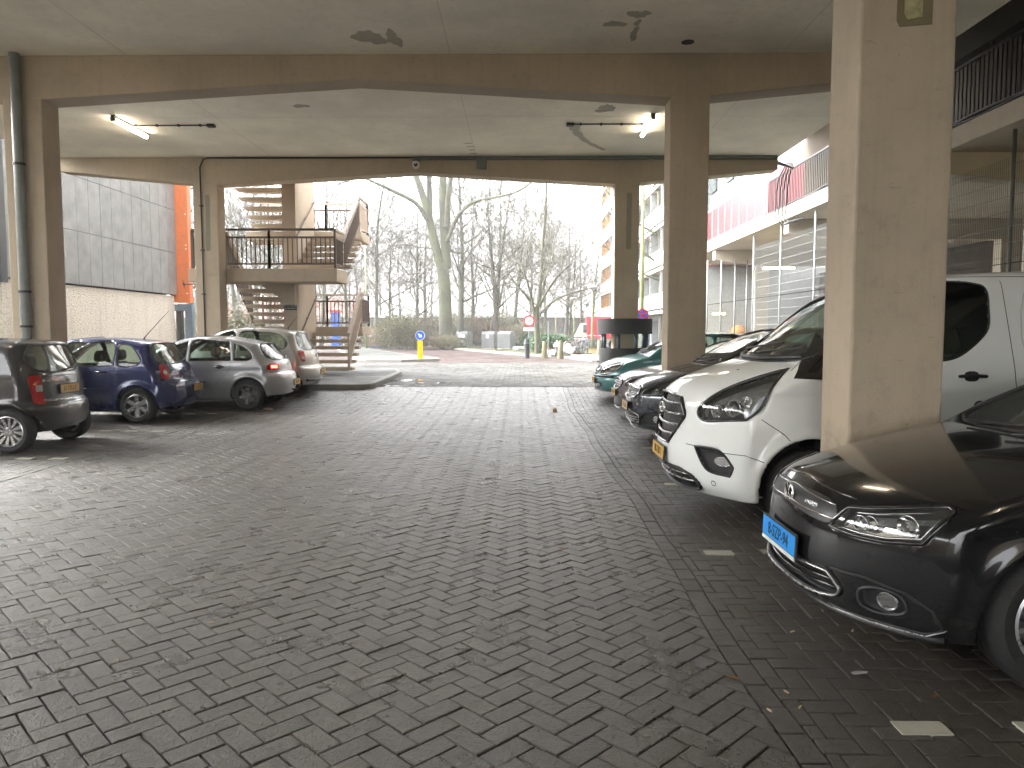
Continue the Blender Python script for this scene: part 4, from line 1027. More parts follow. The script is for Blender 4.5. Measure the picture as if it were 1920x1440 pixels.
M_LIT = emit('lit_tail_lamp', (1,.06,.03), 1.6); M_REFL = plain('lamp_reflector', (.62,.62,.62), .12, 1, var=.15, scale=30); M_YPL = plain('yellow_plate', (.62,.36,.045), .4, dirt=.2); M_BPL = plain('blue_plate', (.02,.30,.80), .35)
M_PTXT = plain('plate_black', (.012,.012,.012), .4); M_ROTOR = plain('brake_metal', (.10,.10,.10), .5, .6)
# ---------------------------------------------------------------- wheels
WH = {}
def wheel(parent, x, y, z, Rw, Rr, w_, side, style='5', key=None):
    """side -1: outside faces -y"""
    key = (round(Rw,3), round(Rr,3), style)
    if key in WH:
        c = copy_tree(WH[key], parent)
    else:
        k = Rw-Rr; prof = [(Rr-.012,-w_/2+.015),(Rr+.01,-w_/2),(Rr+k*.5,-w_/2-.006),(Rw-.018,-w_/2+.012),(Rw,-w_/2+.04)]
        prof += [(Rw,-.055),(Rw-.008,-.05),(Rw,-.045),(Rw,-.005),(Rw-.008,0),(Rw,.005),(Rw,.045),(Rw-.008,.05),(Rw,.055)]
        prof += [(a,-b) for a,b in prof[4::-1]]
        c = MB().lathe(prof, 48, axis='y').build('wheel', M_TYRE, parent, ang=40)
        rim = MB().lathe([(Rr-.004,-w_/2+.004),(Rr-.016,-w_/2-.001),(Rr-.028,-w_/2+.02),(Rr-.04,w_/2-.05),(Rr-.04,w_/2)], 40, axis='y')
        cyl = Rr-.02; sy = -w_/2+.03
        def spoke(a, wi, wo, r0, r1, d0, d1):
            ca, sa = math.cos(a), math.sin(a)
            def q(r, l, yy): return (r*ca-l*sa, yy, r*sa+l*ca)
            vs = [q(r0,-wi/2,d0),q(r0,wi/2,d0),q(r1,wo/2,d1),q(r1,-wo/2,d1),q(r0,-wi/2-.006,d0+.045),q(r0,wi/2+.006,d0+.045),q(r1,wo/2+.006,d1+.045),q(r1,-wo/2-.006,d1+.045)]
            rim.add(vs, [(0,1,2,3)[::-1],(0,4,5,1),(1,5,6,2),(2,6,7,3),(3,7,4,0)])
        N, wi, wo = {'5':(5,.075,.055),'6':(6,.060,.075),'7':(7,.04,.05),'12':(12,.022,.045),'6y':(6,.03,.05),'10':(10,.028,.024)}[style]
        for k_ in range(N):
            a = 2*math.pi*k_/N+.3
            if style == '6y':
                spoke(a-.10, .02, .025, .05, cyl, sy+.004, sy-.012); spoke(a+.10, .02, .025, .05, cyl, sy+.004, sy-.012)
            else: spoke(a, wi, wo, .045, cyl, sy+.006, sy-.012)
        rim.lathe([(.0,sy-.012),(.045,sy-.010),(.062,sy+.004),(.062,sy+.05)], 20, axis='y')
        for k_ in range(5): a = 2*math.pi*k_/5; rim.lathe([(0,sy-.006),(.009,sy-.006),(.009,sy+.01)], 8, (.052*math.cos(a)*.75,-.003,.052*math.sin(a)*.75), 'y')
        rim.build('rim', M_RIM if style != '6y' else M_RIMD, c, ang=35)
        MB().lathe([(0,.0),(Rr*.72,.0),(Rr*.72,.02)], 28, axis='y').build('brake_disc', M_ROTOR, c, ang=35)
        MB().lathe([(0,w_/2-.03),(Rr-.03,w_/2-.03)], 20, axis='y').build('inner_disc', M_BLACK, c)
        WH[key] = c
    c.location = (x,y,z); c.rotation_euler = (0, rnd.uniform(0,6), 0 if side < 0 else R(180)); return c
def seat(parent, x, y, z=.42, bench=0, k=1.0):
    w_ = .25 if not bench else .58
    def q(x_,zz): return (x+x_, z+zz*k)
    P = rpoly([(x+.45,z-.02),(x-.05,z-.02),(x-.08,z+.12),(x+.30,z+.16),(x+.46,z+.42*k),(x+.52,z+.56*k),(x+.62,z+.56*k),(x+.60,z+.30),(x+.55,z)],3)
    o = MB().prism(P, 'y', y-w_, y+w_).build('seat', M_SEAT, parent, bevel=.03)
    ys_ = (y,) if not bench else (y-.33,y+.33)
    for yy in ys_:
        H = rpoly([(x+.535,z+.60*k),(x+.54,z+.74*k),(x+.58,z+.79*k),(x+.64,z+.77*k),(x+.645,z+.62*k)],3)
        MB().prism(H, 'y', yy-.13, yy+.13).build('headrest', M_SEAT, o, bevel=.035, ang=60)
        MB().tube([(x+.59,yy-.06,z+.5),(x+.59,yy-.06,z+.64)],.007,6).tube([(x+.59,yy+.06,z+.5),(x+.59,yy+.06,z+.64)],.007,6).build('headrest_post', M_CHROME, o)
def plate(car, root, x, z, mat, txt, ph, y=0, w_=.52, h=.11, tilt=0, face=-1, strip=False):
    """face -1: on the nose, +1: on the tail"""
    P, g = car.proj([(0,0)] if False else [((-y if ph==0 else y), z)], ph); px_ = P[0][0] + (face*.016)
    if x is not None: px_ = x
    o = MB().box(-.006,.006,-w_/2-.012,w_/2+.012,-h/2-.012,h/2+.012).build('plate_holder', M_BLACK, root, bevel=.003); o.location = (px_, y, z); o.rotation_euler = (0, R(tilt), 0)
    q = MB().box(face*.006-.002, face*.006+.003*1, -w_/2, w_/2, -h/2, h/2).build('number_plate', mat, o, bevel=.001)
    fx = face*.0095
    text_mesh('lettering', txt, .098, M_PTXT, o, (fx,0,-.002), (R(90),0,R(-90) if face<0 else R(90)), .0008, sx=.86)
    if strip: MB().box(face*.006-.003, face*.006+.004, -w_/2, w_/2, -h/2-.024,-h/2-.004).build('dealer_strip', M_WHITE, o)
    return o
def emblem_vw(parent, r, loc, face=-1):
    m = MB(); n = 28
    def P(a, b): return (0, a, b)
    m.tube([P(r*math.cos(2*math.pi*i/n), r*math.sin(2*math.pi*i/n)) for i in range(n)], r*.10, 8, closed=True)
    for pts in (((-.42,.86),(0,.10),(.42,.86)), ((-.88,.36),(-.42,-.62),(0,.06),(.42,-.62),(.88,.36))):
        m.tube([P(a*r*.98, b*r*.98) for a,b in pts], r*.085, 6)
    o = m.build('emblem', M_CHROME, parent, smooth=True); o.location = loc
    d = MB().lathe([(0,0),(r,0)], 24, axis='x').build('emblem_disc', M_GLOSSB, o); d.location = (.006*-face*1,0,0); return o
def emblem_ring(parent, r, loc, kind='bolt'):
    m = MB(); n = 24; m.tube([(0,r*math.cos(2*math.pi*i/n), r*math.sin(2*math.pi*i/n)) for i in range(n)], r*.12, 8, closed=True)
    if kind == 'bolt': m.tube([(0,r*1.15,.0),(0,-.1*r,.16*r),(0,.1*r,-.16*r),(0,-r*1.15,0)], r*.11, 6)
    if kind == 'oval': m.V = [(x,y,z*.45) for x,y,z in m.V]; m.box(-.004,.004,-r,r,-r*.36,r*.36)
    if kind == 'S': m.V = []; m.F = []; m.tube([(0,-.7*r,.8*r),(0,.8*r,.8*r),(0,.8*r,.25*r),(0,-.8*r,.1*r),(0,-.8*r,-.8*r),(0,.8*r,-.8*r)], r*.13, 6)
    if kind == 'H': m.V = []; m.F = []; m.tube([(0,-.7*r,.8*r),(0,-.5*r,-.8*r)],r*.13,6).tube([(0,.7*r,.8*r),(0,.5*r,-.8*r)],r*.13,6).tube([(0,-.6*r,0),(0,.6*r,0)],r*.13,6)
    o = m.build('emblem', M_CHROME, parent, smooth=True); o.location = loc; return o
def mirror(car, root, x, z, mat, s_=1):
    for sd in (-1,1):
        P, g = car.proj([(x, z)], 90, sd); p = P[0]; y = p[1]
        m = MB(); Q = [(-.02,-.07),(.0,.07),(.09,.085),(.12,.05),(.12,-.06),(.08,-.08)]
        o = MB().prism([(x+a,z+.05+b) for a,b in Q], 'y', y+sd*.05, y+sd*.24).build('mirror', mat, root, bevel=.03, ang=60)
        MB().box(x+.02,x+.07,min(y-sd*.01,y+sd*.08),max(y-sd*.01,y+sd*.08),z-.03,z+.02).build('mirror_arm', M_TRIM, o)
def door_handle(car, root, x, z, mat, w_=.19, sides=(-1,1)):
    for sd in sides:
        P, g = car.proj([(x,z),(x+w_*.5,z+.004),(x+w_,z)], 90, sd, .03); b = car.proj([(x,z),(x+w_,z)],90,sd,-.01)[0]
        MB().tube([tuple(b[0]),tuple(P[0]),tuple(P[1]),tuple(P[2]),tuple(b[1])], [.010,.013,.015,.013,.010], 8).build('door_handle', mat, root, smooth=True)
        car.patch('handle_recess', rpoly([(x+w_*.25,z-.03),(x+w_*.75,z-.03),(x+w_*.75,z+.03),(x+w_*.25,z+.03)],3), 90, M_TRIM, root, .001, .02, sd, .004)
def lights(car, root, poly, phi, off=.0, depth=.09, bulbs=(), mat_in=M_REFL, name='headlight', edge=M_GLOSSB, er=.011):
    """recessed lamp: dark bowl, round reflectors, clear cover. bulbs: (u,z,r,depth)"""
    for sd in (-1,1):
        n, t = vdir(phi); nn = n.copy(); 
        o = car.patch(name, offset_poly(poly, .004), phi, mat_in, root, -depth*.9, .03, sd, .0)
        for (u,z,r,dp) in bulbs:
            P, g = car.proj([(u,z)], phi, sd, -dp); p = P[0]; ax = Vector((n[0], n[1]*(-sd), 0))
            q = Vector(p); m = MB(); up = Vector((0,0,1)); rr_ = ax.cross(up).normalized()
            rings = []
            for rad, dd in ((0,-.02),(r*.35,-.018),(r*.72,0),(r*.95,.03),(r,.034),(r*1.05,.028)):
                rings.append([q+ax*dd+(rr_*math.cos(2*math.pi*i/18)+up*math.sin(2*math.pi*i/18))*rad for i in range(18)])
            for a_ in rings: m.V += [tuple(v) for v in a_]
            for a_ in range(5):
                for i in range(18): m.F.append((a_*18+i, a_*18+(i+1)%18, (a_+1)*18+(i+1)%18, (a_+1)*18+i))
            m.build('reflector', M_CHROME, o, smooth=True)
            bb = MB().lathe([(0,r*.42),(r*.25,r*.33),(r*.40,r*.12),(r*.42,0)], 14).build('bulb', M_CLRL, o, smooth=True)
            bb.location = q; bb.rotation_euler = ax.to_track_quat('Z','Y').to_euler()
        car.patch('lamp_cover', poly, phi, G_LAMP, o, off, .03, sd, .01)
        car.line('lamp_edge', poly, phi, edge, o, er, .001, sd, True)
def seam(car, root, uv, sides=(-1,1), phi=90, r=.0035):
    for sd in sides: car.line('door_seam', uv, phi, M_BLACK, root, r, -.0008, sd)
def window(car, root, poly, phi=90, mat=None, name='side_window', sides=(-1,1), frame=M_TRIM, fr=.008, off=-.012, lim=None):
    mat = mat or G_SIDE
    for sd in sides:
        o = car.patch(name, poly, phi, mat, root, off, .06, sd, 0)
        car.line('window_seal', poly, phi, frame, o, fr, -.002, sd, True, .05)
# ================================================================ one builder for every parked car
def build_car(name, label, cat, front, S, h=.024, group=None):
    """front = (x,y,z) of the nose on the ground; the car stretches towards +x"""
    L, Wd = S['L'], S['W']
    root = empty(name, front, R(S.get('rot',0)), label, cat, group)
    c = Car(L, Wd, S['sil'], S['belt'], S['axles'], S['Ra'], **S.get('kw',{})); c.ztop = S['H']+.10
    c.xc = S.get('cab', (S['axles'][0]+.1, L-.25)); c.zf = S.get('floor', .45)
    for p in S.get('side_w', []): c.carve(p, 90, .3)
    if 'wind' in S: c.carve(S['wind'], 0, -S.get('xm', L*.5))
    if 'rearw' in S: c.carve(S['rearw'], 180, S.get('xm', L*.5)+.3)
    if 'head' in S: c.carve(S['head'][0], S['head'][1], -1.2, .10)
    for g in S.get('grilles', []):
        if g[1] > .02: c.carve(g[0], 0, -1.0, g[1])
    for g in S.get('fogs', []): c.carve(g[0], g[1], -1.2, g[2])
    c.body(h, 'body', [S['paint'], M_INT], root, S.get('dark'))
    mg = S.get('glass', G_SIDE)
    for p in S.get('side_w', []): window(c, root, p, 90, mg)
    if 'wind' in S: window(c, root, S['wind'], 0, S.get('gwind', G_WIN), 'windscreen', (-1,), fr=.011)
    if 'rearw' in S: window(c, root, S['rearw'], 180, S.get('grear', G_WIN), 'rear_window', (-1,), fr=.010)
    if 'head' in S: lights(c, root, S['head'][0], S['head'][1], bulbs=S['head'][2], mat_in=S.get('headin', M_REFL))
    if 'tail' in S:
        for sd in (-1,1):
            o = c.patch('tail_light', S['tail'][0], S['tail'][1], M_REDL, root, .008, .03, sd, .03); c.line('lamp_edge', S['tail'][0], S['tail'][1], M_GLOSSB, o, .004, .003, sd, True, .03)
            for pp, mm in S['tail'][2]: c.patch('lamp_segment', pp, S['tail'][1], mm, o, .0115, .02, sd, .004)
    for g in S.get('grilles', []):
        fl = g[1] <= .02; o = c.patch('grille', offset_poly(g[0],.0 if fl else .004), 0, g[3] if len(g) > 3 else M_BLACK, root, .0025 if fl else -g[1]*.9, .02 if fl else .04, -1, .012 if fl else .0)
        for sl_ in g[2]: c.line('grille_bar', sl_[0], 0, sl_[1], o, sl_[2], sl_[3], -1)
        c.line('grille_gasket', g[0], 0, M_BLACK, o, .004 if fl else .011, -.001, -1, True)
        if len(g) > 4 and g[4]: c.line('grille_frame', g[0], 0, g[4], o, .008, .012, -1, True)
    for g in S.get('fogs', []):
        for sd in (-1,1):
            o = c.patch('fog_light_recess', offset_poly(g[0],.004), g[1], M_TRIM, root, -g[2]*.9, .03, sd, 0)
            c.line('recess_edge', g[0], g[1], M_TRIM, o, .010, -.001, sd, True)
            (u,z,ru,rz) = g[3]; E = [(u+ru*math.cos(2*math.pi*i/16), z+rz*math.sin(2*math.pi*i/16)) for i in range(16)]
            c.patch('fog_light', E, g[1], M_REFL, o, -g[2]*.45, .02, sd, .03); c.line('fog_ring', E, g[1], M_SATIN, o, .004, -g[2]*.4, sd, True)
    for p, ph, mm in S.get('trims', []):
        for sd in (-1,1): c.patch('trim', p, ph, mm, root, .006, .04, sd, .014)
    for p, ph in S.get('seams', []): seam(c, root, p, (-1,1), ph)
    for p, ph, mm, r_ in S.get('lines', []):
        for sd in ((-1,1) if ph not in (0,180) else (-1,)): c.line('moulding', p, ph, mm, root, r_, .001, sd)
    for xh, zh in S.get('handles', []): door_handle(c, root, xh, zh, S.get('hmat', S['paint']))
    if 'mirror' in S: mirror(c, root, *S['mirror'], S['paint'])
    yw = Wd/2-.11
    for xa in S['axles']:
        for sd in (-1,1): wheel(root, xa, sd*yw, S['Rw'], S['Rw'], S['Rr'], .20, sd, S.get('style','5'))
    for sx_,bench in S.get('seats', []):
        if bench: seat(root, sx_, 0, S.get('floor',.45), 1, S.get('sk',1))
        else: seat(root, sx_, -.36, S.get('floor',.45), 0, S.get('sk',1)); seat(root, sx_, .36, S.get('floor',.45), 0, S.get('sk',1))
    if 'cab' in S or True:
        xd = c.xc[0]+.05; MB().prism([(xd-.1,c.zf),(xd+.35,c.zf),(xd+.42,S['belt'][0]-.12),(xd+.30,S['belt'][0]-.02),(xd-.05,S['belt'][0]-.03)], 'y', -Wd/2+.16, Wd/2-.16).build('dashboard', M_INT, root, bevel=.02)
    if 'wipers' in S:
        for uv in S['wipers']: c.line('wiper', uv, 0, M_TRIM, root, .009, .022)
    if 'rwiper' in S: c.line('rear_wiper', S['rwiper'], 180, M_TRIM, root, .011, .018)
    if 'aerial' in S:
        ax_, l_ = S['aerial']; MB().tube([(ax_,0,S['H']-.03),(ax_+.02,0,S['H']+.01),(ax_+.62*l_,0,S['H']+.02+.62*l_)], [.02,.009,.003], 6).build('aerial', M_BLACK, root)
    return root, c
PX = lambda px, Y: at(px, Y)
# ---------------------------------------------------------------- black saloon, nearest right
J = dict(L=4.64, W=1.78, H=1.45, belt=(.90,1.0), axles=(.92,3.57), Ra=.355, Rw=.317, Rr=.222, style='10',
 sil=[(.12,.185,1),(.03,.25),(.0,.42),(.008,.54),(.020,.63),(.042,.70),(.072,.743,1),(.13,.790),(.28,.848),(.5,.905),(.85,.978),(1.22,1.035,1),(1.5,1.17),(1.85,1.325),(2.15,1.415),(2.55,1.45),(2.95,1.445),(3.35,1.385),(3.8,1.20),(4.08,1.085,1),(4.35,1.075),(4.56,1.03,1),(4.60,.85),(4.64,.6),(4.60,.36),(4.45,.23,1),(3.9,.19),(.9,.175)],
 kw=dict(front=(.50,2.7), rear=(.3,3), crown=.045, tumble=.42, crease=(.70,.82,.014), kround=.055), paint=paint('black_metallic',(.008,.0085,.010),.0,.16,.03),
 side_w=[rpoly([(1.72,.98),(2.0,1.20),(2.3,1.34),(2.75,1.36),(2.75,.99,1)],4), rpoly([(2.83,.995,1),(2.83,1.36),(3.3,1.30),(3.7,1.12),(3.6,1.02)],4)],
 wind=rpoly([(-.66,1.055),(-.70,1.095),(-.56,1.38),(0,1.415),(.56,1.38),(.70,1.095),(.66,1.055),(0,1.045)],4), rearw=rpoly([(-.6,1.12),(-.5,1.36),(.5,1.36),(.6,1.12),(0,1.10)],4),
 head=(rpoly([(.400,.632,1),(.475,.732,1),(.60,.748,1),(.76,.778,1),(.88,.800,1),(.915,.785),(.845,.640,1),(.68,.618,1),(.54,.618)],3), 30, [(.555,.692,.038,.045),(.605,.698,.038,.045),(.765,.722,.053,.055)]),
 headin=plain('headlamp_bowl',(.50,.50,.51),.25,.35),
 grilles=[(rpoly([(-.44,.655),(-.40,.725),(0,.752),(.40,.725),(.44,.655),(0,.668)],4), .012, [([(-.43,.667),(0,.682),(.43,.667)],M_CHROME,.0045,.003),([(-.40,.728),(0,.752),(.40,.728)],M_CHROME,.004,.003)], M_BLACK, None),
          (rpoly([(-.47,.305),(-.50,.345),(-.44,.415,1),(.44,.415,1),(.50,.345),(.47,.305),(0,.285)],4), .05, [([(-.46,.335),(0,.32),(.46,.335)],M_GLOSSB,.008,-.02),([(-.45,.37),(0,.355),(.45,.37)],M_GLOSSB,.008,-.02)], M_BLACK, M_SATIN)],
 fogs=[(rpoly([(.60,.30),(.60,.37),(.68,.40),(.78,.385),(.80,.32),(.72,.285)],4), 25, .05, (.715,.34,.045,.040))],
 trims=[], seams=[([(1.05,.20),(1.12,.5),(1.12,.85),(1.28,.98)],90),([(2.78,.22),(2.79,.95)],90)],
 lines=[([(-.80,.215),(-.5,.20),(0,.195),(.5,.20),(.80,.215)],0,M_TRIM,.020),([(-.46,.772),(0,.80),(.46,.772)],0,M_GLOSSB,.004)]+[],
 handles=[(2.45,.86),(3.35,.88)], mirror=(1.66,.98), seats=[(2.0,0),(2.85,1)], wipers=[[(-.45,1.03),(-.1,1.05),(.25,1.07)],[(.1,1.02),(.45,1.04),(.62,1.10)]])
J['paint'].node_tree.nodes['Principled BSDF'].inputs['Specular IOR Level'].default_value = .25; J['paint'].node_tree.nodes['Principled BSDF'].inputs['Coat Weight'].default_value = .7
jx, jy = 1.43, 4.08
root, c = build_car('black_saloon', 'shiny black saloon with blue number plate, nearest car at the right edge', 'car', (jx,jy,G(jy)), J, .0115)
plate(c, root, None, .475, M_BPL, '8-SZP-94', 0, 0, .50, .105, 2, strip=True)
P,_ = c.proj([(0,.705)], 0); emblem_vw(root, .062, (P[0][0]-.012,0,.705))
P,g_ = c.proj([(.25,.702)], 0, off=.0045); text_mesh('hybrid_badge', 'HYBRID', .032, M_CHROME, root, tuple(P[0]), (R(90-14),0,math.atan2(g_[0][1],g_[0][0])+R(90)), .002)
for sd in (-1,1):
    hl = [o for o in root.children if o.name.startswith('headlight')][0 if sd < 0 else 1]
    c.line('lamp_trim', [(.43,.640),(.56,.632),(.68,.634),(.83,.660),(.88,.772)], 30, M_CHROME, hl, .007, -.022, sd)
    c.line('lamp_trim', [(.485,.722),(.62,.738),(.75,.765),(.84,.783)], 30, M_CHROME, hl, .005, -.02, sd)
    c.patch('reflector_bowl', [(.44,.645),(.50,.700),(.70,.69),(.80,.662),(.68,.640),(.56,.638)], 30, M_REFL, hl, -.05, .02, sd, 0)
for sd in (-1,1):
    c.line('bumper_crease', [(.44,.432),(.62,.435),(.80,.405),(.90,.35),(.925,.27),(.86,.235),(.60,.232),(.40,.24)], 25, M_TRIM, root, .0065, .0005, sd)
    c.line('bumper_shine', [(.42,.228),(.62,.222),(.86,.225),(.935,.27)], 25, M_SATIN, root, .0035, .003, sd)
# ---------------------------------------------------------------- white van
def van_warp(s, x, ay, z, xs, zs): return xs, zs
Vn = dict(L=4.97, W=2.0, H=2.07, belt=(1.22,1.30), axles=(.99,3.92), Ra=.405, Rw=.335, Rr=.21, style='5', floor=.6,
 sil=[(.14,.235,1),(.04,.34),(.005,.52),(.015,.74),(.035,.90),(.065,1.02),(.15,1.115),(.42,1.235),(.78,1.345,1),(1.05,1.53),(1.35,1.735),(1.62,1.905),(1.85,2.00),(2.3,2.06),(4.6,2.06),(4.88,2.02,1),(4.94,1.4),(4.97,.6),(4.93,.32,1),(4.5,.24),(.9,.22)],
 kw=dict(front=(.56,2.6), rear=(.12,4), crown=.05, tumble=.20, tuck=.06, crease=(1.08,1.14,.012), kround=.07, flare=.028), paint=paint('white_van_paint',(.80,.82,.80),0,.3,.07),
 side_w=[rpoly([(1.16,1.375,1),(1.9,1.35),(2.06,1.37),(2.16,1.42),(2.31,1.55),(2.35,1.62),(2.36,1.75),(2.355,1.89),(2.31,1.94),(1.75,1.93),(1.45,1.72)],4)],
 wind=rpoly([(-.78,1.36),(-.84,1.42),(-.72,1.86),(0,1.93),(.72,1.86),(.84,1.42),(.78,1.36),(0,1.33)],4), xm=2.4, cab=(1.1,2.5),
 head=(rpoly([(.55,.955),(.545,.90),(.60,.862),(.80,.875),(.985,.895,1),(1.07,.98),(1.165,1.285,1),(.96,1.215),(.73,1.105)],4), 50, [(.69,.95,.05,.07),(.83,.995,.065,.07),(.95,1.06,.045,.06)]),
 headin=plain('headlamp_bowl_light',(.50,.50,.51),.2,.4,var=.4,scale=14),
 grilles=[(rpoly([(-.27,.625,1),(.27,.625,1),(.45,.82),(.48,.88),(.44,.95),(.37,1.02,1),(0,1.04),(-.37,1.02,1),(-.44,.95),(-.48,.88),(-.45,.82)],4), .045,
    [([(-.42,z),(-.2,z-.012),(0,z-.016),(.2,z-.012),(.42,z)],M_SATIN,.011,-.012) for z in (.975,.885,.795)]+[([(-.32,.705),(0,.69),(.32,.705)],M_SATIN,.011,-.012)], M_BLACK, M_GLOSSB),
   (rpoly([(-.62,.30),(-.60,.38),(-.45,.435,1),(.45,.435,1),(.60,.38),(.62,.30),(.4,.265),(-.4,.265)],4), .05, [([(-.6,.34),(0,.325),(.6,.34)],M_SATIN,.006,-.012),([(-.55,.39),(0,.385),(.55,.39)],M_SATIN,.006,-.012)], M_TRIM, M_TRIM)],
 fogs=[(rpoly([(.62,.645,1),(.84,.64),(.91,.60),(.985,.51,1),(.955,.44,1),(.80,.45),(.735,.475)],4), 30, .045, (.885,.545,.075,.036))],
 trims=[([(.85,1.215),(1.12,1.205),(1.14,1.55)],90,M_GLOSSB)],
 seams=[([(1.10,.30),(1.14,.9),(1.13,1.2),(1.10,1.36),(1.45,1.75),(1.8,1.99)],90),([(2.58,.30),(2.56,1.0),(2.53,1.2),(2.50,1.6),(2.47,1.97)],90),([(.64,.62),(1.05,.62),(1.2,.56)],40),([(1.08,.90),(1.23,.78),(1.36,.64)],50),([(1.20,1.27),(1.235,1.36)],50),([(1.5,2.0),(2.4,2.005),(4.7,2.0)],90),([(.66,.645),(.54,.65)],20)],
 lines=[(rpoly([(2.62,1.38),(2.64,1.88),(2.72,1.93),(4.3,1.93),(4.4,1.86),(4.4,1.40),(4.3,1.34),(2.75,1.33)],3),90,paint('van_groove_shade',(.5,.51,.48),0,.4,.1),.005),([(-.75,1.375),(-.2,1.35),(.3,1.35),(.75,1.375)],0,M_TRIM,.022)],  # greyer copy of the van paint, groove shade put into the colour
 handles=[(2.10,1.235)], hmat=M_TRIM, mirror=(1.22,1.42), seats=[(1.75,0)], wipers=[[(-.5,1.40),(-.05,1.43),(.35,1.47)],[(.12,1.38),(.5,1.41),(.70,1.44)]])
vx, vy = 1.26, 6.78
root, c = build_car('white_van', 'white delivery van parked behind the near square pillar', 'van', (vx,vy,G(vy)), Vn, .019)
plate(c, root, None, .52, M_YPL, 'VR-738-T', 0, 0, .50, .105, 4)
P,_ = c.proj([(0,.905)], 0); emblem_ring(root, .10, (P[0][0]-.014,0,.905), 'oval')
P,_ = c.proj([(.62,.36)],10); 
for u_,z_ in ((.80,.36),(.80,.362)): c.line('parking_sensor', [(u_+.02*math.cos(k*.7),z_+.02*math.sin(k*.7)) for k in range(9)], 30, M_TRIM, root, .0025, .0, -1, True, .01)
c.patch('fuel_cap', [(2.27+.05*math.cos(k*.52),1.0+.05*math.sin(k*.52)) for k in range(12)], 90, M_TRIM, root, .004, .02)
for y_ in (-.42,.42): MB().box(.56,.62,y_-.015,y_+.015,1.235,1.262).build('washer_jet', M_TRIM, root)
# ---------------------------------------------------------------- dark blue people carrier
O = dict(L=4.47, W=1.80, H=1.65, belt=(.98,1.08), axles=(.93,3.63), Ra=.36, Rw=.32, Rr=.21, style='7', rot=0,
 sil=[(.13,.19,1),(.03,.27),(0,.42),(.02,.58),(.05,.70),(.11,.79),(.25,.88),(.6,1.0),(1.0,1.10,1),(1.4,1.33),(1.8,1.53),(2.15,1.62),(2.6,1.655),(3.4,1.64),(4.05,1.56),(4.22,1.50,1),(4.38,1.08),(4.46,.7),(4.44,.4),(4.35,.26,1),(3.9,.2),(.9,.18)],
 kw=dict(front=(.50,2.5), rear=(.25,3), crown=.06, tumble=.32, crease=(.72,.82,.01)), paint=paint('dark_blue_metallic',(.020,.030,.045),.2,.25,.12),
 side_w=[rpoly([(1.45,1.08,1),(1.75,1.35),(2.1,1.50),(2.5,1.54),(2.5,1.10,1)],4), rpoly([(2.6,1.11,1),(2.6,1.55),(3.3,1.53),(3.35,1.13,1)],4), rpoly([(3.45,1.15,1),(3.42,1.52),(3.9,1.46),(4.0,1.2)],4)],
 wind=rpoly([(-.66,1.13),(-.72,1.18),(-.60,1.54),(0,1.60),(.60,1.54),(.72,1.18),(.66,1.13),(0,1.11)],4), rearw=rpoly([(-.58,1.12),(-.5,1.46),(.5,1.46),(.58,1.12)],4),
 head=(rpoly([(.50,.70),(.56,.79),(.78,.90),(1.0,.98),(1.08,.97),(1.05,.84),(.95,.745),(.70,.70)],4), 38, [(.68,.77,.055,.08),(.86,.83,.07,.08)]), headin=plain('smoked_bowl',(.20,.21,.20),.25,.7,var=.3,scale=10),
 grilles=[(rpoly([(-.36,.645),(-.42,.70),(-.38,.775),(0,.80),(.38,.775),(.42,.70),(.36,.645)],4), .03, [([(-.40,.765),(0,.785),(.40,.765)],M_CHROME,.024,-.005)]+[([(-.36,z),(0,z-.006),(.36,z)],M_SATIN,.006,-.012) for z in (.66,.685,.71)], M_BLACK, M_CHROME),
   (rpoly([(-.46,.26),(-.50,.40),(.50,.40),(.46,.26)],4), .04, [([(-.46,z),(.46,z)],M_SATIN,.006,-.012) for z in (.29,.325,.36)], M_BLACK, M_SATIN)],
 fogs=[(rpoly([(.56,.30),(.56,.41),(.72,.43),(.90,.40),(.92,.30)],4), 30, .03, (.80,.36,.045,.045))],
 seams=[([(1.2,.25),(1.22,.8),(1.3,1.06)],90),([(2.55,.25),(2.55,1.08)],90),([(.62,1.00),(1.1,1.12)],60)], lines=[([(-.62,.90),(-.60,.93),(-.42,1.02)],0,M_CHROME,.003)],
 mirror=(1.42,1.12), handles=[(2.2,.92),(3.1,.94)], seats=[(1.9,0),(2.8,1)], wipers=[[(-.5,1.15),(-.1,1.17),(.3,1.20)],[(.0,1.13),(.4,1.15),(.62,1.2)]])
ox, oy = 1.56, 11.15
root, c = build_car('blue_people_carrier', 'dark blue people carrier with chrome grille bar, between white van and second right pillar', 'car', (ox,oy,G(oy)), O, .022)
plate(c, root, None, .50, M_YPL, '57-TG-RB', 0, 0, .50, .105, 2); P,_ = c.proj([(0,.735)], 0); emblem_ring(root, .06, (P[0][0]-.012,0,.735))
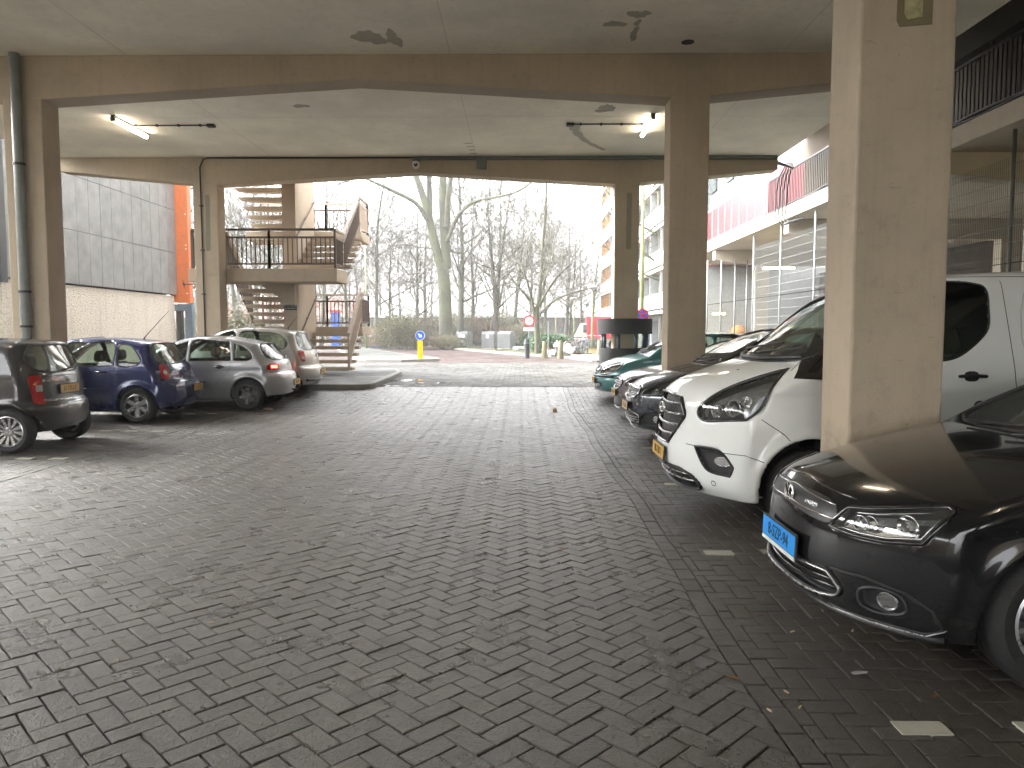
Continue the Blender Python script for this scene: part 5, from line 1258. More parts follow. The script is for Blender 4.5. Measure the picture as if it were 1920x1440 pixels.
# ---------------------------------------------------------------- grey saloon behind the second pillar
Hn = dict(L=4.6, W=1.78, H=1.45, belt=(.90,1.0), axles=(.93,3.55), Ra=.35, Rw=.315, Rr=.21, style='5',
 sil=[(.13,.18,1),(.0,.22),(.01,.40),(.04,.52),(.06,.66),(.13,.76),(.35,.85),(.8,.95),(1.25,1.02,1),(1.7,1.25),(2.15,1.41),(2.6,1.455),(3.0,1.44),(3.5,1.32),(4.0,1.10,1),(4.5,1.04,1),(4.58,.7),(4.55,.35),(4.4,.24,1),(.9,.17)],
 kw=dict(front=(.55,2.4), rear=(.3,3), crown=.06, tumble=.42, crease=(.68,.8,.014)), paint=paint('warm_grey_metallic',(.15,.135,.13),.55,.3,.1),
 side_w=[rpoly([(1.75,1.0,1),(2.0,1.2),(2.3,1.34),(2.7,1.36),(2.7,1.0,1)],4), rpoly([(2.8,1.0,1),(2.8,1.36),(3.3,1.30),(3.6,1.10),(3.5,1.03)],4)],
 wind=rpoly([(-.66,1.05),(-.70,1.10),(-.56,1.37),(0,1.41),(.56,1.37),(.70,1.10),(.66,1.05),(0,1.03)],4), rearw=rpoly([(-.6,1.13),(-.5,1.34),(.5,1.34),(.6,1.13)],4),
 head=(rpoly([(.45,.60,1),(.50,.68),(.75,.76),(1.0,.82),(1.04,.80),(.95,.70),(.7,.62)],4), 35, [(.64,.665,.045,.07),(.80,.715,.045,.07)]),
 grilles=[(rpoly([(-.30,.57),(-.36,.64),(-.32,.70),(.32,.70),(.36,.64),(.30,.57)],4), .03, [([(-.33,z),(.33,z)],M_SATIN,.007,-.01) for z in (.60,.64,.68)], M_BLACK, M_CHROME),
   (rpoly([(-.50,.24),(-.56,.36),(.56,.36),(.50,.24)],4), .04, [], M_BLACK, None)],
 fogs=[(rpoly([(.62,.25),(.60,.38),(.72,.40),(.80,.27)],4), 30, .04, (.70,.32,.035,.035))],
 seams=[([(1.25,.25),(1.3,.98)],90),([(2.75,.25),(2.75,.98)],90)], lines=[([(-.8,.20),(0,.19),(.8,.20)],0,paint('warm_grey_metallic',(.15,.135,.13)),.022)],
 mirror=(1.7,1.0), handles=[(2.4,.85),(3.2,.88)], seats=[(2.0,0),(2.9,1)], wipers=[[(-.45,1.06),(.2,1.10)]])
root, c = build_car('grey_saloon', 'warm grey saloon with small chrome grille, between teal hatchback and dark blue people carrier', 'car', (1.72,14.0,G(14.0)), Hn, .026)
plate(c, root, None, .47, M_YPL, '14-HN-KP', 0, 0, .50, .105); P,_ = c.proj([(0,.65)], 0); emblem_ring(root, .05, (P[0][0]-.012,0,.65), 'H')
# ---------------------------------------------------------------- teal hatchback
T = dict(L=3.84, W=1.66, H=1.46, belt=(.93,1.0), axles=(.76,3.25), Ra=.33, Rw=.295, Rr=.19, style='6',
 sil=[(.10,.20,1),(.0,.27),(0,.45),(.02,.50,1),(.02,.56),(.06,.66),(.14,.76),(.4,.88),(.95,1.00,1),(1.4,1.25),(1.8,1.40),(2.2,1.46),(3.0,1.44),(3.45,1.37,1),(3.68,1.0),(3.82,.75),(3.82,.35),(3.7,.24,1),(.8,.19)],
 kw=dict(front=(.46,2.4), rear=(.25,3), crown=.055, tumble=.36), paint=paint('teal_metallic',(.060,.21,.215),.25,.3,.1),
 side_w=[rpoly([(1.45,.98,1),(1.8,1.25),(2.1,1.35),(2.4,1.36),(2.4,.99,1)],4), rpoly([(2.5,1.0,1),(2.5,1.36),(3.2,1.33),(3.35,1.05)],4)],
 wind=rpoly([(-.62,1.03),(-.66,1.08),(-.54,1.37),(0,1.42),(.54,1.37),(.66,1.08),(.62,1.03),(0,1.01)],4), rearw=rpoly([(-.55,1.05),(-.48,1.34),(.48,1.34),(.55,1.05)],4),
 head=(rpoly([(.36,.60),(.42,.70),(.62,.79),(.84,.82),(.90,.78),(.84,.66),(.6,.59)],4), 35, [(.58,.69,.06,.06)]), headin=plain('yellowed_lamp',(.42,.38,.26),.35,.2),
 grilles=[(rpoly([(-.28,.60),(-.30,.70),(.30,.70),(.28,.60)],4), .03, [([(-.28,.655),(.28,.655)],M_CHROME,.02,0)], M_BLACK, None),
   (rpoly([(-.42,.29),(-.46,.38),(.46,.38),(.42,.29)],4), .03, [([(-.4,z),(.4,z)],M_SATIN,.005,-.01) for z in (.31,.335,.36)], M_BLACK, None)],
 lines=[([(-.72,.53),(-.4,.53),(0,.53),(.4,.53),(.72,.53)],0,M_TRIM,.028)], seams=[([(1.05,.25),(1.1,.95)],90),([(2.45,.25),(2.45,.98)],90)],
 mirror=(1.35,1.0), handles=[(2.15,.85)], seats=[(1.7,0),(2.5,1)], wipers=[[(-.5,1.04),(-.1,1.06),(.3,1.09)],[(.0,1.02),(.5,1.06)]])
root, c = build_car('teal_hatchback', 'teal hatchback with yellowed headlights, farthest of the cars parked on the right', 'car', (1.62,16.55,G(16.55)), T, .026)
plate(c, root, None, .44, M_YPL, '51-GJ-NZ', 0, 0, .50, .105); P,_ = c.proj([(0,.655)], 0); emblem_ring(root, .05, (P[0][0]-.025,0,.655))

# ================================================================ left row: noses away from the lane
# charcoal small hatchback
K = dict(L=3.5, W=1.60, H=1.49, belt=(.93,1.02), axles=(.68,3.05), Ra=.335, Rw=.29, Rr=.205, style='12', rot=3,
 sil=[(.1,.2,1),(0,.3),(.02,.62),(.15,.78),(.5,.9),(.85,1.0,1),(1.3,1.3),(1.65,1.44),(2.1,1.49),(2.8,1.485),(3.12,1.455),(3.22,1.43,1),(3.24,1.38),(3.36,1.08),(3.41,.92),(3.43,.66,1),(3.485,.60),(3.5,.48),(3.46,.32),(3.38,.25,1),(2.9,.2),(.7,.19)],
 kw=dict(front=(.4,2.6), rear=(.26,3.0), crown=.055, tumble=.30, kround=.06, flare=.022), paint=paint('charcoal_metallic',(.020,.021,.023),.2,.28,.10),
 side_w=[rpoly([(1.15,.98,1),(1.5,1.3),(1.75,1.38),(1.9,1.39),(1.9,.99,1)],4), rpoly([(1.98,1.0,1),(1.98,1.39),(2.66,1.38),(2.74,1.33),(2.78,1.07),(2.7,1.03)],4)],
 wind=rpoly([(-.58,1.04),(-.5,1.40),(.5,1.40),(.58,1.04)],4), rearw=rpoly([(-.57,1.12),(-.60,1.20),(-.50,1.355),(-.44,1.385),(0,1.40),(.44,1.385),(.50,1.355),(.60,1.20),(.57,1.12),(.46,1.06),(0,1.03),(-.46,1.06)],4), grear=glass('hazy_rear_glass',(.5,.55,.5),.14,.95,.03,veil=.30),
 tail=([(1.885,.64),(1.86,.80),(1.835,.985),(1.895,1.0),(2.00,1.0),(2.015,.80),(2.04,.62),(1.95,.62)], 135, [([(1.925,.79),(1.925,.875),(2.008,.875),(2.013,.79)],M_CLRL)]),
 trims=[], seams=[([(1.95,.3),(1.94,.98)],90),([(2.60,.52),(2.78,.80),(2.80,1.0)],90)], lines=[([(-.52,.655),(0,.66),(.52,.655)],180,M_SATIN,.004),([(-.55,.99),(0,.975),(.55,.99)],180,M_BLACK,.004),([(-.60,.60),(0,.61),(.60,.60)],180,M_TRIM,.006)],
 handles=[(1.65,.86),(2.5,.90)], seats=[(1.35,0),(2.1,1)], rwiper=[(-.02,1.045),(.2,1.075),(.36,1.11)], sk=1)
def tail_bits(c, root, pz, txt, y=0, em=None, ez=.88, w_=.52, px_=None, script=None):
    plate(c, root, px_, pz, M_YPL, txt, 180, y, w_, .11, 0, +1)
    P,_ = c.proj([(0,ez)], 180)
    if em == 'vw': o = emblem_vw(root, .045, (P[0][0]+.006,0,ez)); o.children[0].location = (-.004,0,0)
    elif em: emblem_ring(root, .042, (P[0][0]+.006,0,ez), em)
    if script:
        P,_ = c.proj([(script[1],script[2])], 180); text_mesh('model_badge', script[0], .05, M_CHROME, root, (P[0][0]+.003,P[0][1],P[0][2]), (R(90),0,R(90+8)), .002)
kx, ky = -6.61-3.05, 10.2
root, c = build_car('charcoal_hatchback', 'charcoal small hatchback with tall red tail light, cut off by the left edge', 'car', (kx,ky,G(ky)), K, .021)
tail_bits(c, root, .80, '87-PX-LK', 0, 'H', .93, .46)
# navy hatchback
Po = dict(L=3.9, W=1.65, H=1.47, belt=(.93,1.0), axles=(.79,3.25), Ra=.345, Rw=.298, Rr=.205, style='6', rot=2,
 sil=[(.1,.2,1),(0,.3),(.02,.6),(.13,.74),(.5,.86),(.98,.98,1),(1.4,1.23),(1.8,1.40),(2.2,1.465),(2.8,1.46),(3.3,1.41),(3.44,1.38,1),(3.55,1.20),(3.68,1.00,1),(3.76,.90),(3.80,.74,1),(3.86,.70),(3.895,.60),(3.9,.48),(3.86,.30),(3.8,.24,1),(3.3,.2),(.8,.19)],
 kw=dict(front=(.42,2.6), rear=(.28,3.0), crown=.05, tumble=.34, flare=.028), paint=paint('navy_metallic',(.010,.018,.105),.2,.25,.06),
 side_w=[rpoly([(1.35,.975,1),(1.75,1.28),(1.96,1.35,1),(1.98,.98,1)],4), rpoly([(2.06,.985,1),(2.04,1.37),(2.4,1.385),(2.83,1.375),(2.86,.99,1)],4), rpoly([(2.95,1.0),(2.93,1.20),(2.92,1.34),(3.12,1.33),(3.24,1.20),(3.32,1.06),(3.26,1.0)],4)],
 wind=rpoly([(-.62,1.02),(-.52,1.38),(.52,1.38),(.62,1.02)],4), rearw=rpoly([(-.60,1.05),(-.50,1.33),(0,1.36),(.50,1.33),(.60,1.05),(0,1.02)],4), grear=glass('rear_glass',(.5,.6,.55),.12,.95,.02,veil=.15),
 tail=([(2.085,.76),(2.07,.88),(2.085,.985),(2.15,1.01),(2.22,.99),(2.245,.88),(2.25,.76),(2.17,.745)], 135, [([(2.165+.035*math.cos(k*.7),.865+.04*math.sin(k*.7)) for k in range(9)],M_CLRL)]),
 trims=[], seams=[([(2.0,.28),(2.02,.98)],90),([(2.62,.50),(2.86,.75),(2.9,.99)],90),([(1.15,.3),(1.2,.9)],90)],
 lines=[([(.5,.60),(1.5,.60),(2.75,.60)],90,M_GLOSSB,.004),([(-.66,.725),(0,.735),(.66,.725)],180,M_BLACK,.005)], handles=[(2.58,.88)], seats=[(1.85,0),(2.65,1)], rwiper=[(-.02,1.03),(.15,1.04),(.3,1.06)], aerial=(3.05,.75))
px_, py_ = -6.42-3.25, 13.62+.0
root, c = build_car('navy_hatchback', 'navy blue hatchback with silver wheels and roof aerial, second from the left edge', 'car', (-6.60-3.25,13.55,G(13.55)), Po, .022)
tail_bits(c, root, .56, '17-LS-XZ', .22, 'vw', .90, .40, script=('Polo',-.35,.87))
# silver hatchback with lit tail lights
Se = dict(L=3.95, W=1.70, H=1.44, belt=(.92,1.0), axles=(.80,3.26), Ra=.345, Rw=.298, Rr=.205, style='6y', rot=2,
 sil=[(.1,.2,1),(0,.3),(.02,.6),(.13,.72),(.5,.84),(1.0,.96,1),(1.45,1.21),(1.85,1.38),(2.25,1.445),(2.8,1.43),(3.3,1.345),(3.46,1.31,1),(3.6,1.16),(3.76,1.005,1),(3.82,.90),(3.85,.74,1),(3.91,.70),(3.945,.58),(3.94,.45),(3.88,.28,1),(3.3,.2),(.8,.19)],
 kw=dict(front=(.42,2.6), rear=(.34,2.8), crown=.05, tumble=.36, flare=.03, crease=(.74,.82,.008)), paint=paint('silver_blue_metallic',(.33,.34,.355),.6,.32,.08),
 side_w=[rpoly([(1.4,.96,1),(1.8,1.25),(2.08,1.345,1),(2.06,.965,1)],4), rpoly([(2.14,.965,1),(2.16,1.355),(2.5,1.365),(2.88,1.33,1),(2.93,.975,1)],4), rpoly([(3.0,.98,1),(2.97,1.30,1),(3.15,1.24),(3.30,1.12),(3.34,1.02),(3.26,.98)],4)],
 wind=rpoly([(-.62,1.0),(-.52,1.36),(.52,1.36),(.62,1.0)],4), rearw=rpoly([(-.62,1.02),(-.50,1.26),(0,1.30),(.50,1.26),(.62,1.02),(0,.985)],4), grear=glass('rear_glass',(.5,.6,.55)),
 tail=([(2.02,.80),(2.04,.87),(2.12,.90),(2.24,.90),(2.34,.875),(2.335,.80),(2.2,.775),(2.08,.78)], 135, [([(2.13,.82),(2.13,.87),(2.28,.87),(2.29,.82)],M_LIT)]),
 seams=[([(2.1,.28),(2.1,.96)],90),([(2.62,.50),(2.88,.75),(2.95,.98)],90),([(1.15,.3),(1.2,.9)],90)],
 lines=[([(1.1,.56),(2.1,.56),(2.45,.56)],90,M_TRIM,.020),([(-.70,.735),(0,.745),(.70,.735)],180,M_BLACK,.005)], handles=[(2.62,.85)], hmat=M_TRIM, seats=[(1.9,0),(2.7,1)], rwiper=[(-.02,1.00),(.15,1.02),(.3,1.04)], aerial=(3.0,.42))
root, c = build_car('silver_hatchback', 'silver hatchback with glowing red tail lights, parked beside the navy hatchback', 'car', (-5.36-3.26,15.45,G(15.45)), Se, .022)
tail_bits(c, root, .50, '38-JG-BT', .22, 'S', .88, .46)
MB().tube([(3.86,0,.36),(4.02,0,.34),(4.05,0,.42)], .018, 8).build('tow_bar', M_BLACK, root)
# pale silver small car
Fo = dict(L=3.83, W=1.66, H=1.54, belt=(.98,1.06), axles=(.78,3.24), Ra=.335, Rw=.29, Rr=.19, style='5', rot=2,
 sil=[(.1,.2,1),(0,.3),(.02,.64),(.14,.80),(.5,.92),(.95,1.02,1),(1.4,1.30),(1.8,1.47),(2.2,1.54),(2.9,1.525),(3.35,1.465),(3.46,1.43,1),(3.58,1.20),(3.68,1.03,1),(3.73,.9),(3.76,.68,1),(3.81,.64),(3.83,.5),(3.8,.36),(3.75,.25,1),(.8,.19)],
 kw=dict(front=(.42,2.6), rear=(.30,2.8), crown=.055, tumble=.32, flare=.024), paint=paint('pale_silver_metallic',(.42,.415,.39),.5,.3,.1),
 side_w=[rpoly([(1.35,1.02,1),(1.75,1.35),(2.1,1.44),(2.15,1.03,1)],4), rpoly([(2.25,1.03,1),(2.24,1.43),(2.7,1.43),(3.08,1.38),(3.28,1.20),(3.24,1.09),(3.1,1.05)],4)],
 wind=rpoly([(-.60,1.06),(-.52,1.45),(.52,1.45),(.60,1.06)],4), rearw=rpoly([(-.58,1.07),(-.50,1.38),(0,1.41),(.50,1.38),(.58,1.07),(0,1.04)],4), grear=glass('rear_glass',(.5,.6,.55)),
 tail=([(2.02,.80),(1.97,.93),(1.975,1.015),(2.06,1.04),(2.14,1.0),(2.155,.86),(2.14,.78),(2.06,.775)], 135, [([(2.05,.83),(2.04,.88),(2.12,.88),(2.13,.82)],M_CLRL)]),
 seams=[([(2.2,.28),(2.2,1.02)],90),([(1.15,.3),(1.2,.95)],90)], lines=[([(-.66,.66),(0,.67),(.66,.66)],180,M_BLACK,.005),([(-.64,.36),(0,.35),(.64,.36)],180,M_TRIM,.03)], handles=[(2.3,.88)], seats=[(1.8,0),(2.6,1)], rwiper=[(-.02,1.06),(.15,1.075),(.3,1.10)], aerial=(3.1,.35))
root, c = build_car('pale_silver_hatchback', 'pale silver upright hatchback beside the pavement under the staircase', 'car', (-4.62-3.83,17.35,G(17.0)), Fo, .024)
tail_bits(c, root, .52, '94-RD-HV', .25, 'vw', .90, .46)
# ================================================================ street furniture and small things
r_ = empty('pillar_drum', (2.67,19.43,G(19.4)), label='dark grey double drum on steel posts wrapped round the far right pillar', cat='pillar guard')
def ringsec(z0, z1, ro, ri, n=40):
    return MB().lathe([(ro,z0),(ro,z1),(ri,z1),(ri,z0),(ro,z0)], n)
ringsec(-.05, .92, .64, .50).build('lower_drum', M_DARKC, r_, ang=40); ringsec(1.28, 1.66, .70, .50).build('upper_drum', M_DARKC, r_, ang=40)
for k in range(8):
    a = R(22+45*k); MB().tube([(.57*math.cos(a),.57*math.sin(a),.9),(.57*math.cos(a),.57*math.sin(a),1.3)], .045, 10).build('post', M_SL, r_, smooth=True)
def stone(x, y, z, h, r0, r1, label, group=None):
    o = MB().lathe([(0,h),(r1*.7,h),(r1,h-.03),(r0,.0),(r0,-.1)][::-1], 14).build('stone_bollard', concrete('mossy_stone%d' % len([q for q in bpy.data.materials if q.name.startswith('mossy')]), (.15,.14,.085), .2, .6), smooth=False, ang=45); o.location=(x,y,z)
    return tag(o, label, 'bollard', group)
stone(at(1021,35.6),35.6,.3,.82,.155,.10,'left of the two mossy tapered stone bollards beside the round red sign','stone bollards at the pavement')
stone(at(1051,35.0),35.0,.3,.84,.155,.10,'right of the two mossy tapered stone bollards, in front of the litter','stone bollards at the pavement')
stone(at(1124,39),39,.3,.84,.155,.10,'mossy stone bollard peeping out left of the dark drum','stone bollards at the pavement')
stone(1.93,18.25,G(18.25),.42,.13,.10,'low mossy stone bollard under the nose of the teal hatchback')
o = empty('post_bin', (at(988,35.8),35.8,.3), label='slim dark grey cylindrical post in front of the red-ringed sign pole', cat='post')
MB().lathe([(.11,0),(.115,.5),(.115,.72),(.12,.73),(.12,.80),(.115,.81),(.115,.88),(.10,.92),(0,.92)], 18).build('post', plain('anthracite_metal',(.035,.035,.04),.45), o, ang=40)
MB().lathe([(.117,.70),(.126,.70),(.126,.74),(.117,.74)], 18).build('collar', M_STEELW, o, ang=40)
# keep-right bollard
yb = 31.9; o = empty('keep_right_bollard', (at(788,yb),yb,.42), label='yellow bollard with round blue arrow sign on the traffic island', cat='traffic sign')
Y_ = plain('signal_yellow',(.90,.50,.0),.4); BLU = plain('sign_blue',(.01,.10,.50),.35); SW = plain('sign_white',(.75,.75,.75),.4); SR = plain('sign_red',(.55,.01,.015),.35)
MB().box(-.10,.10,-.08,.08,-.02,.76).build('post', Y_, o, bevel=.02)
MB().lathe([(0,-.04),(.20,-.04),(.20,.0),(0,0)], 32, (0,-.02,.98), 'y').build('sign_rim', SW, o, ang=40)
MB().lathe([(0,-.046),(.185,-.046),(.185,-.03)], 32, (0,-.02,.98), 'y').build('sign_disc', BLU, o, ang=40)
q = MB(); c45 = math.cos(R(45))
def rot(p): x,z = p; return (x*c45+z*c45, -x*c45+z*c45)
ar = [(-.10,.035),(.005,.035),(.005,.095),(.115,0),(.005,-.095),(.005,-.035),(-.10,-.035)]
q.prism([(x*c45+z*c45, .98-x*c45+z*c45) for x,z in ar], 'y', -.072, -.066); q.build('arrow', SW, o)
# no-cycling sign
ys = 36; o = empty('no_cycling_sign', (at(992,ys),ys,.3), label='round red-ringed bicycle sign with white plate on a thin pole', cat='traffic sign')
zc = hz(602,ys)-.3
MB().tube([(0,0,0),(0,0,zc+.1)], .03, 8).build('pole', M_SL, o, smooth=True)
MB().lathe([(0,-.04),(.27,-.04),(.27,-.01),(0,-.01)], 36, (0,-.03,zc), 'y').build('sign_ring', SR, o, ang=40)
MB().lathe([(0,-.046),(.195,-.046),(.195,-.03)], 36, (0,-.03,zc), 'y').build('sign_disc', SW, o, ang=40)
m = MB()
for sx in (-.09,.09): m.tube([(sx+.055*math.cos(k*.785),-.082,zc-.03+.055*math.sin(k*.785)) for k in range(8)], .008, 5, closed=True)
for a,b in (((-.09,-.03),(-.03,.05)),((-.03,.05),(.06,.05)),((.06,.05),(.09,-.03)),((-.03,.05),(0,-.03)),((0,-.03),(.06,.05)),((0,-.03),(-.09,-.03)),((.05,.075),(.09,.08))): m.tube([(a[0],-.082,zc+a[1]),(b[0],-.082,zc+b[1])], .008, 5)
m.build('bicycle_symbol', M_BLACK, o)
MB().box(-.27,.23,-.05,-.03,zc-.47,zc-.31).build('text_plate', SW, o)
for k,t_ in enumerate(('OOK VOOR','BROMFIETSEN')): text_mesh('lettering', t_, .06, M_BLACK, o, (-.02,-.052,zc-.36-.065*k), (R(90),0,0))
MB().tube([(at(1028,38),38,.2),(at(1028,38),38,2.1)], .03, 8).build('tmp3', M_STEELW); o = bpy.data.objects['tmp3']; o.name='thin_post'; tag(o,'thin bare grey post between the two stone bollards','post')
# no-stopping sign beside the far pillar
yn = 24.0; o = empty('no_stopping_sign', (at(1203,yn),yn,.25), label='round blue sign with red ring and cross, beside the far right pillar', cat='traffic sign')
zc = hz(591,yn)-.25
MB().tube([(0,.05,0),(0,.05,zc+.1)], .03, 8).build('pole', M_SL, o, smooth=True)
MB().lathe([(0,-.03),(.20,-.03),(.20,0),(0,0)], 36, (0,0,zc), 'y').build('sign_ring', SR, o, ang=40)
MB().lathe([(0,-.036),(.155,-.036),(.155,-.02)], 36, (0,0,zc), 'y').build('sign_disc', BLU, o, ang=40)
m = MB(); m.bar((-.11,-.038,zc-.11),(.11,-.038,zc+.11),.045,.006,up=(0,1,0)).bar((-.11,-.041,zc+.11),(.11,-.041,zc-.11),.045,.006,up=(0,1,0)); m.build('sign_cross', SR, o)
# masts and lamps
def mast(px, Y, ztop, r0, label, mt):
    o = MB().tube([(0,0,0),(0,0,ztop*.4),(0,0,ztop)], [r0,r0*.8,r0*.55], 12).build('mast', mt, smooth=True); o.location=(at(px,Y),Y,.25); return tag(o, label, 'mast')
M_MAST = plain('greenish_mast',(.17,.20,.08),.5,dirt=.2)
mast(1202,33,11,.10,'tall yellow-green mast rising between the far and middle right pillars',M_MAST)
mast(687,52,7.6,.07,'thin yellow-green mast right behind the staircase landings',M_MAST)
def street_lamp(px, py, Y, label):
    zt = hz(py,Y)-.28; o = empty('street_lamp',(at(px,Y),Y,.28),label=label,cat='street lamp',group='round-topped street lamps')
    MB().tube([(0,0,0),(0,0,1.2),(0,0,zt-.12)], [.075,.075,.045], 10).build('pole', M_MAST, o, smooth=True)
    MB().lathe([(.05,zt-.14),(.30,zt-.02),(.33,zt+.01),(.24,zt+.09),(.08,zt+.15),(0,zt+.16)], 24).build('lamp_shade', plain('lamp_grey',(.35,.35,.34),.5), o, smooth=True); return o
street_lamp(1110,540,45,'street lamp with flat round head in front of the parked bicycles')
street_lamp(1076,561,64,'smaller distant street lamp left of the nearer round-headed one')
street_lamp(1042,588,80,'tiny far street lamp just right of the street tree')
# waste containers
M_CONT = plain('container_grey',(.16,.165,.165),.45,dirt=.12,scale=2)
def container(px, Y, label, style):
    o = empty('waste_container',(at(px,Y),Y,.29),label=label,cat='waste container',group='grey waste containers on the verge'); w_ = .52
    o.rotation_euler=(0,0,R(-24))
    P = [(-.5,0),(.5,0),(.5,.98),(.22,1.28),(-.30,1.28),(-.5,1.12)]
    MB().prism([(a,b) for a,b in P], 'x', -w_, w_).build('body', M_CONT, o, bevel=.03)
    MB().tube([(0,0,1.3),(0,0,1.42),(.0,0,1.45)], [.035,.035,.05], 8).tube([(0,0,1.44),(0,0,1.60)],.012,6).build('lifting_knob', M_SL, o)
    if style == 0:
        MB().box(-.30,.30,-.56,-.49,.72,1.02).build('flap', SW, o, bevel=.02); MB().box(-.28,.28,-.525,-.495,.12,.60).build('notice', SW, o)
        MB().box(-.16,.16,-.532,-.52,.16,.38).build('notice_print', plain('print_green',(.10,.22,.06),.6), o); MB().box(-.34,.34,-.54,-.498,.66,.70).build('slot', M_BLACK, o)
    if style == 1:
        MB().box(-.12,.10,-.525,-.495,.78,1.06).build('notice', SW, o); MB().box(-.42,-.30,-.45,-.30,1.28,1.42).build('handle', M_BLACK, o)
    return o
container(871,62,'grey waste container with white flap and green notice, leftmost of the three',0)
container(920,56.5,'grey waste container with a small white sticker, middle of the three',1)
container(950,55.5,'plain grey waste container without stickers, rightmost of the three',2)
o = empty('control_cabinet',(at(716,58),58,.3),label='blue-grey utility cabinet with torn poster, right of the staircase',cat='cabinet')
MB().box(-.72,.72,-.4,.4,0,1.25).build('body', plain('cabinet_blue_grey',(.09,.12,.16),.5,dirt=.2), o, bevel=.02)
MB().prism([(-.6,1.24),(.35,1.24),(.05,.85),(-.1,.7),(-.45,1.0)],'y',-.415,-.405).build('poster', plain('torn_paper',(.5,.47,.4),.8), o)
MB().box(-.01,.01,-.412,-.40,.05,1.2).build('door_gap', M_BLACK, o)
o = empty('blue_column',(at(630,60),60,.3),label='bright blue box column seen through the lower stair railing',cat='column')
MB().box(-.33,.33,-.3,.3,.0,2.75).build('body', plain('bright_blue',(.03,.10,.38),.4), o, bevel=.03); MB().box(-.37,.37,-.34,.34,2.75,2.95).build('cap', SR, o, bevel=.02)
# bicycles
M_BIKE = [plain('bike_black',(.02,.02,.022),.35), plain('bike_silver',(.35,.35,.36),.3,.5), plain('bike_red',(.25,.02,.03),.35), plain('bike_blue',(.03,.05,.12),.35)]
def bicycle(px, Y, rz, ci, label):
    o = empty('bicycle',(at(px,Y),Y,.29),R(rz),label=label,cat='bicycle',group='bicycles parked at the verge'); mt = M_BIKE[ci]
    for x in (-.53,.53):
        n=26; m = MB().tube([(x+.34*math.cos(2*math.pi*k/n),0,.36+.34*math.sin(2*math.pi*k/n)) for k in range(n)], .018, 6, closed=True); wh = m.build('wheel', M_TYRE if ci!=1 else M_SATIN, o, smooth=True)
        m = MB()
        for k in range(12): a=k*math.pi/6; m.tube([(x,0,.36),(x+.33*math.cos(a),0,.36+.33*math.sin(a))], .003, 3)
        m.build('spokes', M_SATIN, wh)
    F_ = lambda a,b,r=.016: m.tube([(a[0],0,a[1]),(b[0],0,b[1])], r, 6)
    m = MB(); F_((-.53,.36),(-.05,.30)); F_((-.05,.30),(-.18,.85)); F_((-.53,.36),(-.16,.75)); F_((-.05,.30),(.38,.80)); F_((-.14,.62),(.38,.80)); F_((.53,.36),(.36,.95)); m.build('frame', mt, o, smooth=True)
    MB().tube([(.20,-.28,1.02),(.36,-.20,1.05),(.37,0,1.0),(.36,.20,1.05),(.20,.28,1.02)], .012, 6).build('handlebar', M_SATIN, o, smooth=True)
    MB().prism([(-.30,.90),(-.05,.89),(-.05,.92),(-.2,.95),(-.32,.94)],'y',-.07,.07).build('saddle', M_BLACK, o, bevel=.01)
    MB().box(-.75,-.35,-.07,.07,.74,.76).build('carrier', M_BLACK, o)
    for a in ((-.70,.75),(-.45,.75)): pass
    MB().tube([(-.05,-.06,.30),(-.05,-.09,.16)],.01,5).tube([(-.05,.06,.30),(-.05,.09,.44)],.01,5).build('crank', M_SATIN, o)
    return o
bicycle(1071,46.0,8,2,'red-framed bicycle at the left end of the parked bicycles')
bicycle(1083,45.3,-12,1,'silver bicycle with pale front wheel, nearest of the parked bicycles')
bicycle(1092,46.2,25,0,'black bicycle leaning behind the silver one')
bicycle(1099,45.8,70,3,'dark blue bicycle seen end-on left of the lamp pole')
bicycle(1104,46.8,15,0,'black bicycle behind the street lamp pole')
bicycle(1089,47.4,-20,1,'silver bicycle in the back row of the parked bicycles')
bicycle(1116,46.4,60,0,'black bicycle at the right end, beside the mossy bollard')
m = MB()
for k in range(7): x = -.9+k*.32; m.tube([(x,-.2,0),(x,-.2,.5),(x,.15,.5),(x,.15,0)],.015,5)
m.box(-1,1.1,-.03,.0,0,.04); o = m.build('bicycle_rack', M_STEELW); o.location=(at(1096,46.6),46.9,.29); tag(o,'low galvanised bicycle rack under the parked bicycles','bicycle rack')
# small open truck with red hood behind the bicycles
o = empty('red_box_truck',(at(1103,56),56,.28),label='small pale truck with red box body behind the parked bicycles',cat='truck')
MB().prism([(-1.0,.35),(-1.0,.95),(-.9,1.15),(-.55,1.85),(.35,1.9),(.35,.35)],'y',-.75,.75).build('cab', plain('cab_cream',(.45,.43,.36),.4), o, bevel=.05)
MB().prism([(-.86,1.18),(-.58,1.76),(-.52,1.76),(-.80,1.16)],'y',-.66,.66).build('windscreen', M_GLZ, o); MB().box(-.45,.25,-.765,-.74,1.2,1.75).build('side_window', M_GLZ, o)
MB().box(-.2,2.6,-.85,.85,.75,2.35).build('box_body', plain('box_red',(.42,.02,.03),.4), o, bevel=.04)
for x in (-.55,1.9):
    for y in (-.7,.7): MB().lathe([(.0,-.1),(.2,-.1),(.32,-.09),(.34,0),(.32,.09),(0,.1)],20,(x,y,.33),'y').build('wheel', M_TYRE, o, smooth=True)
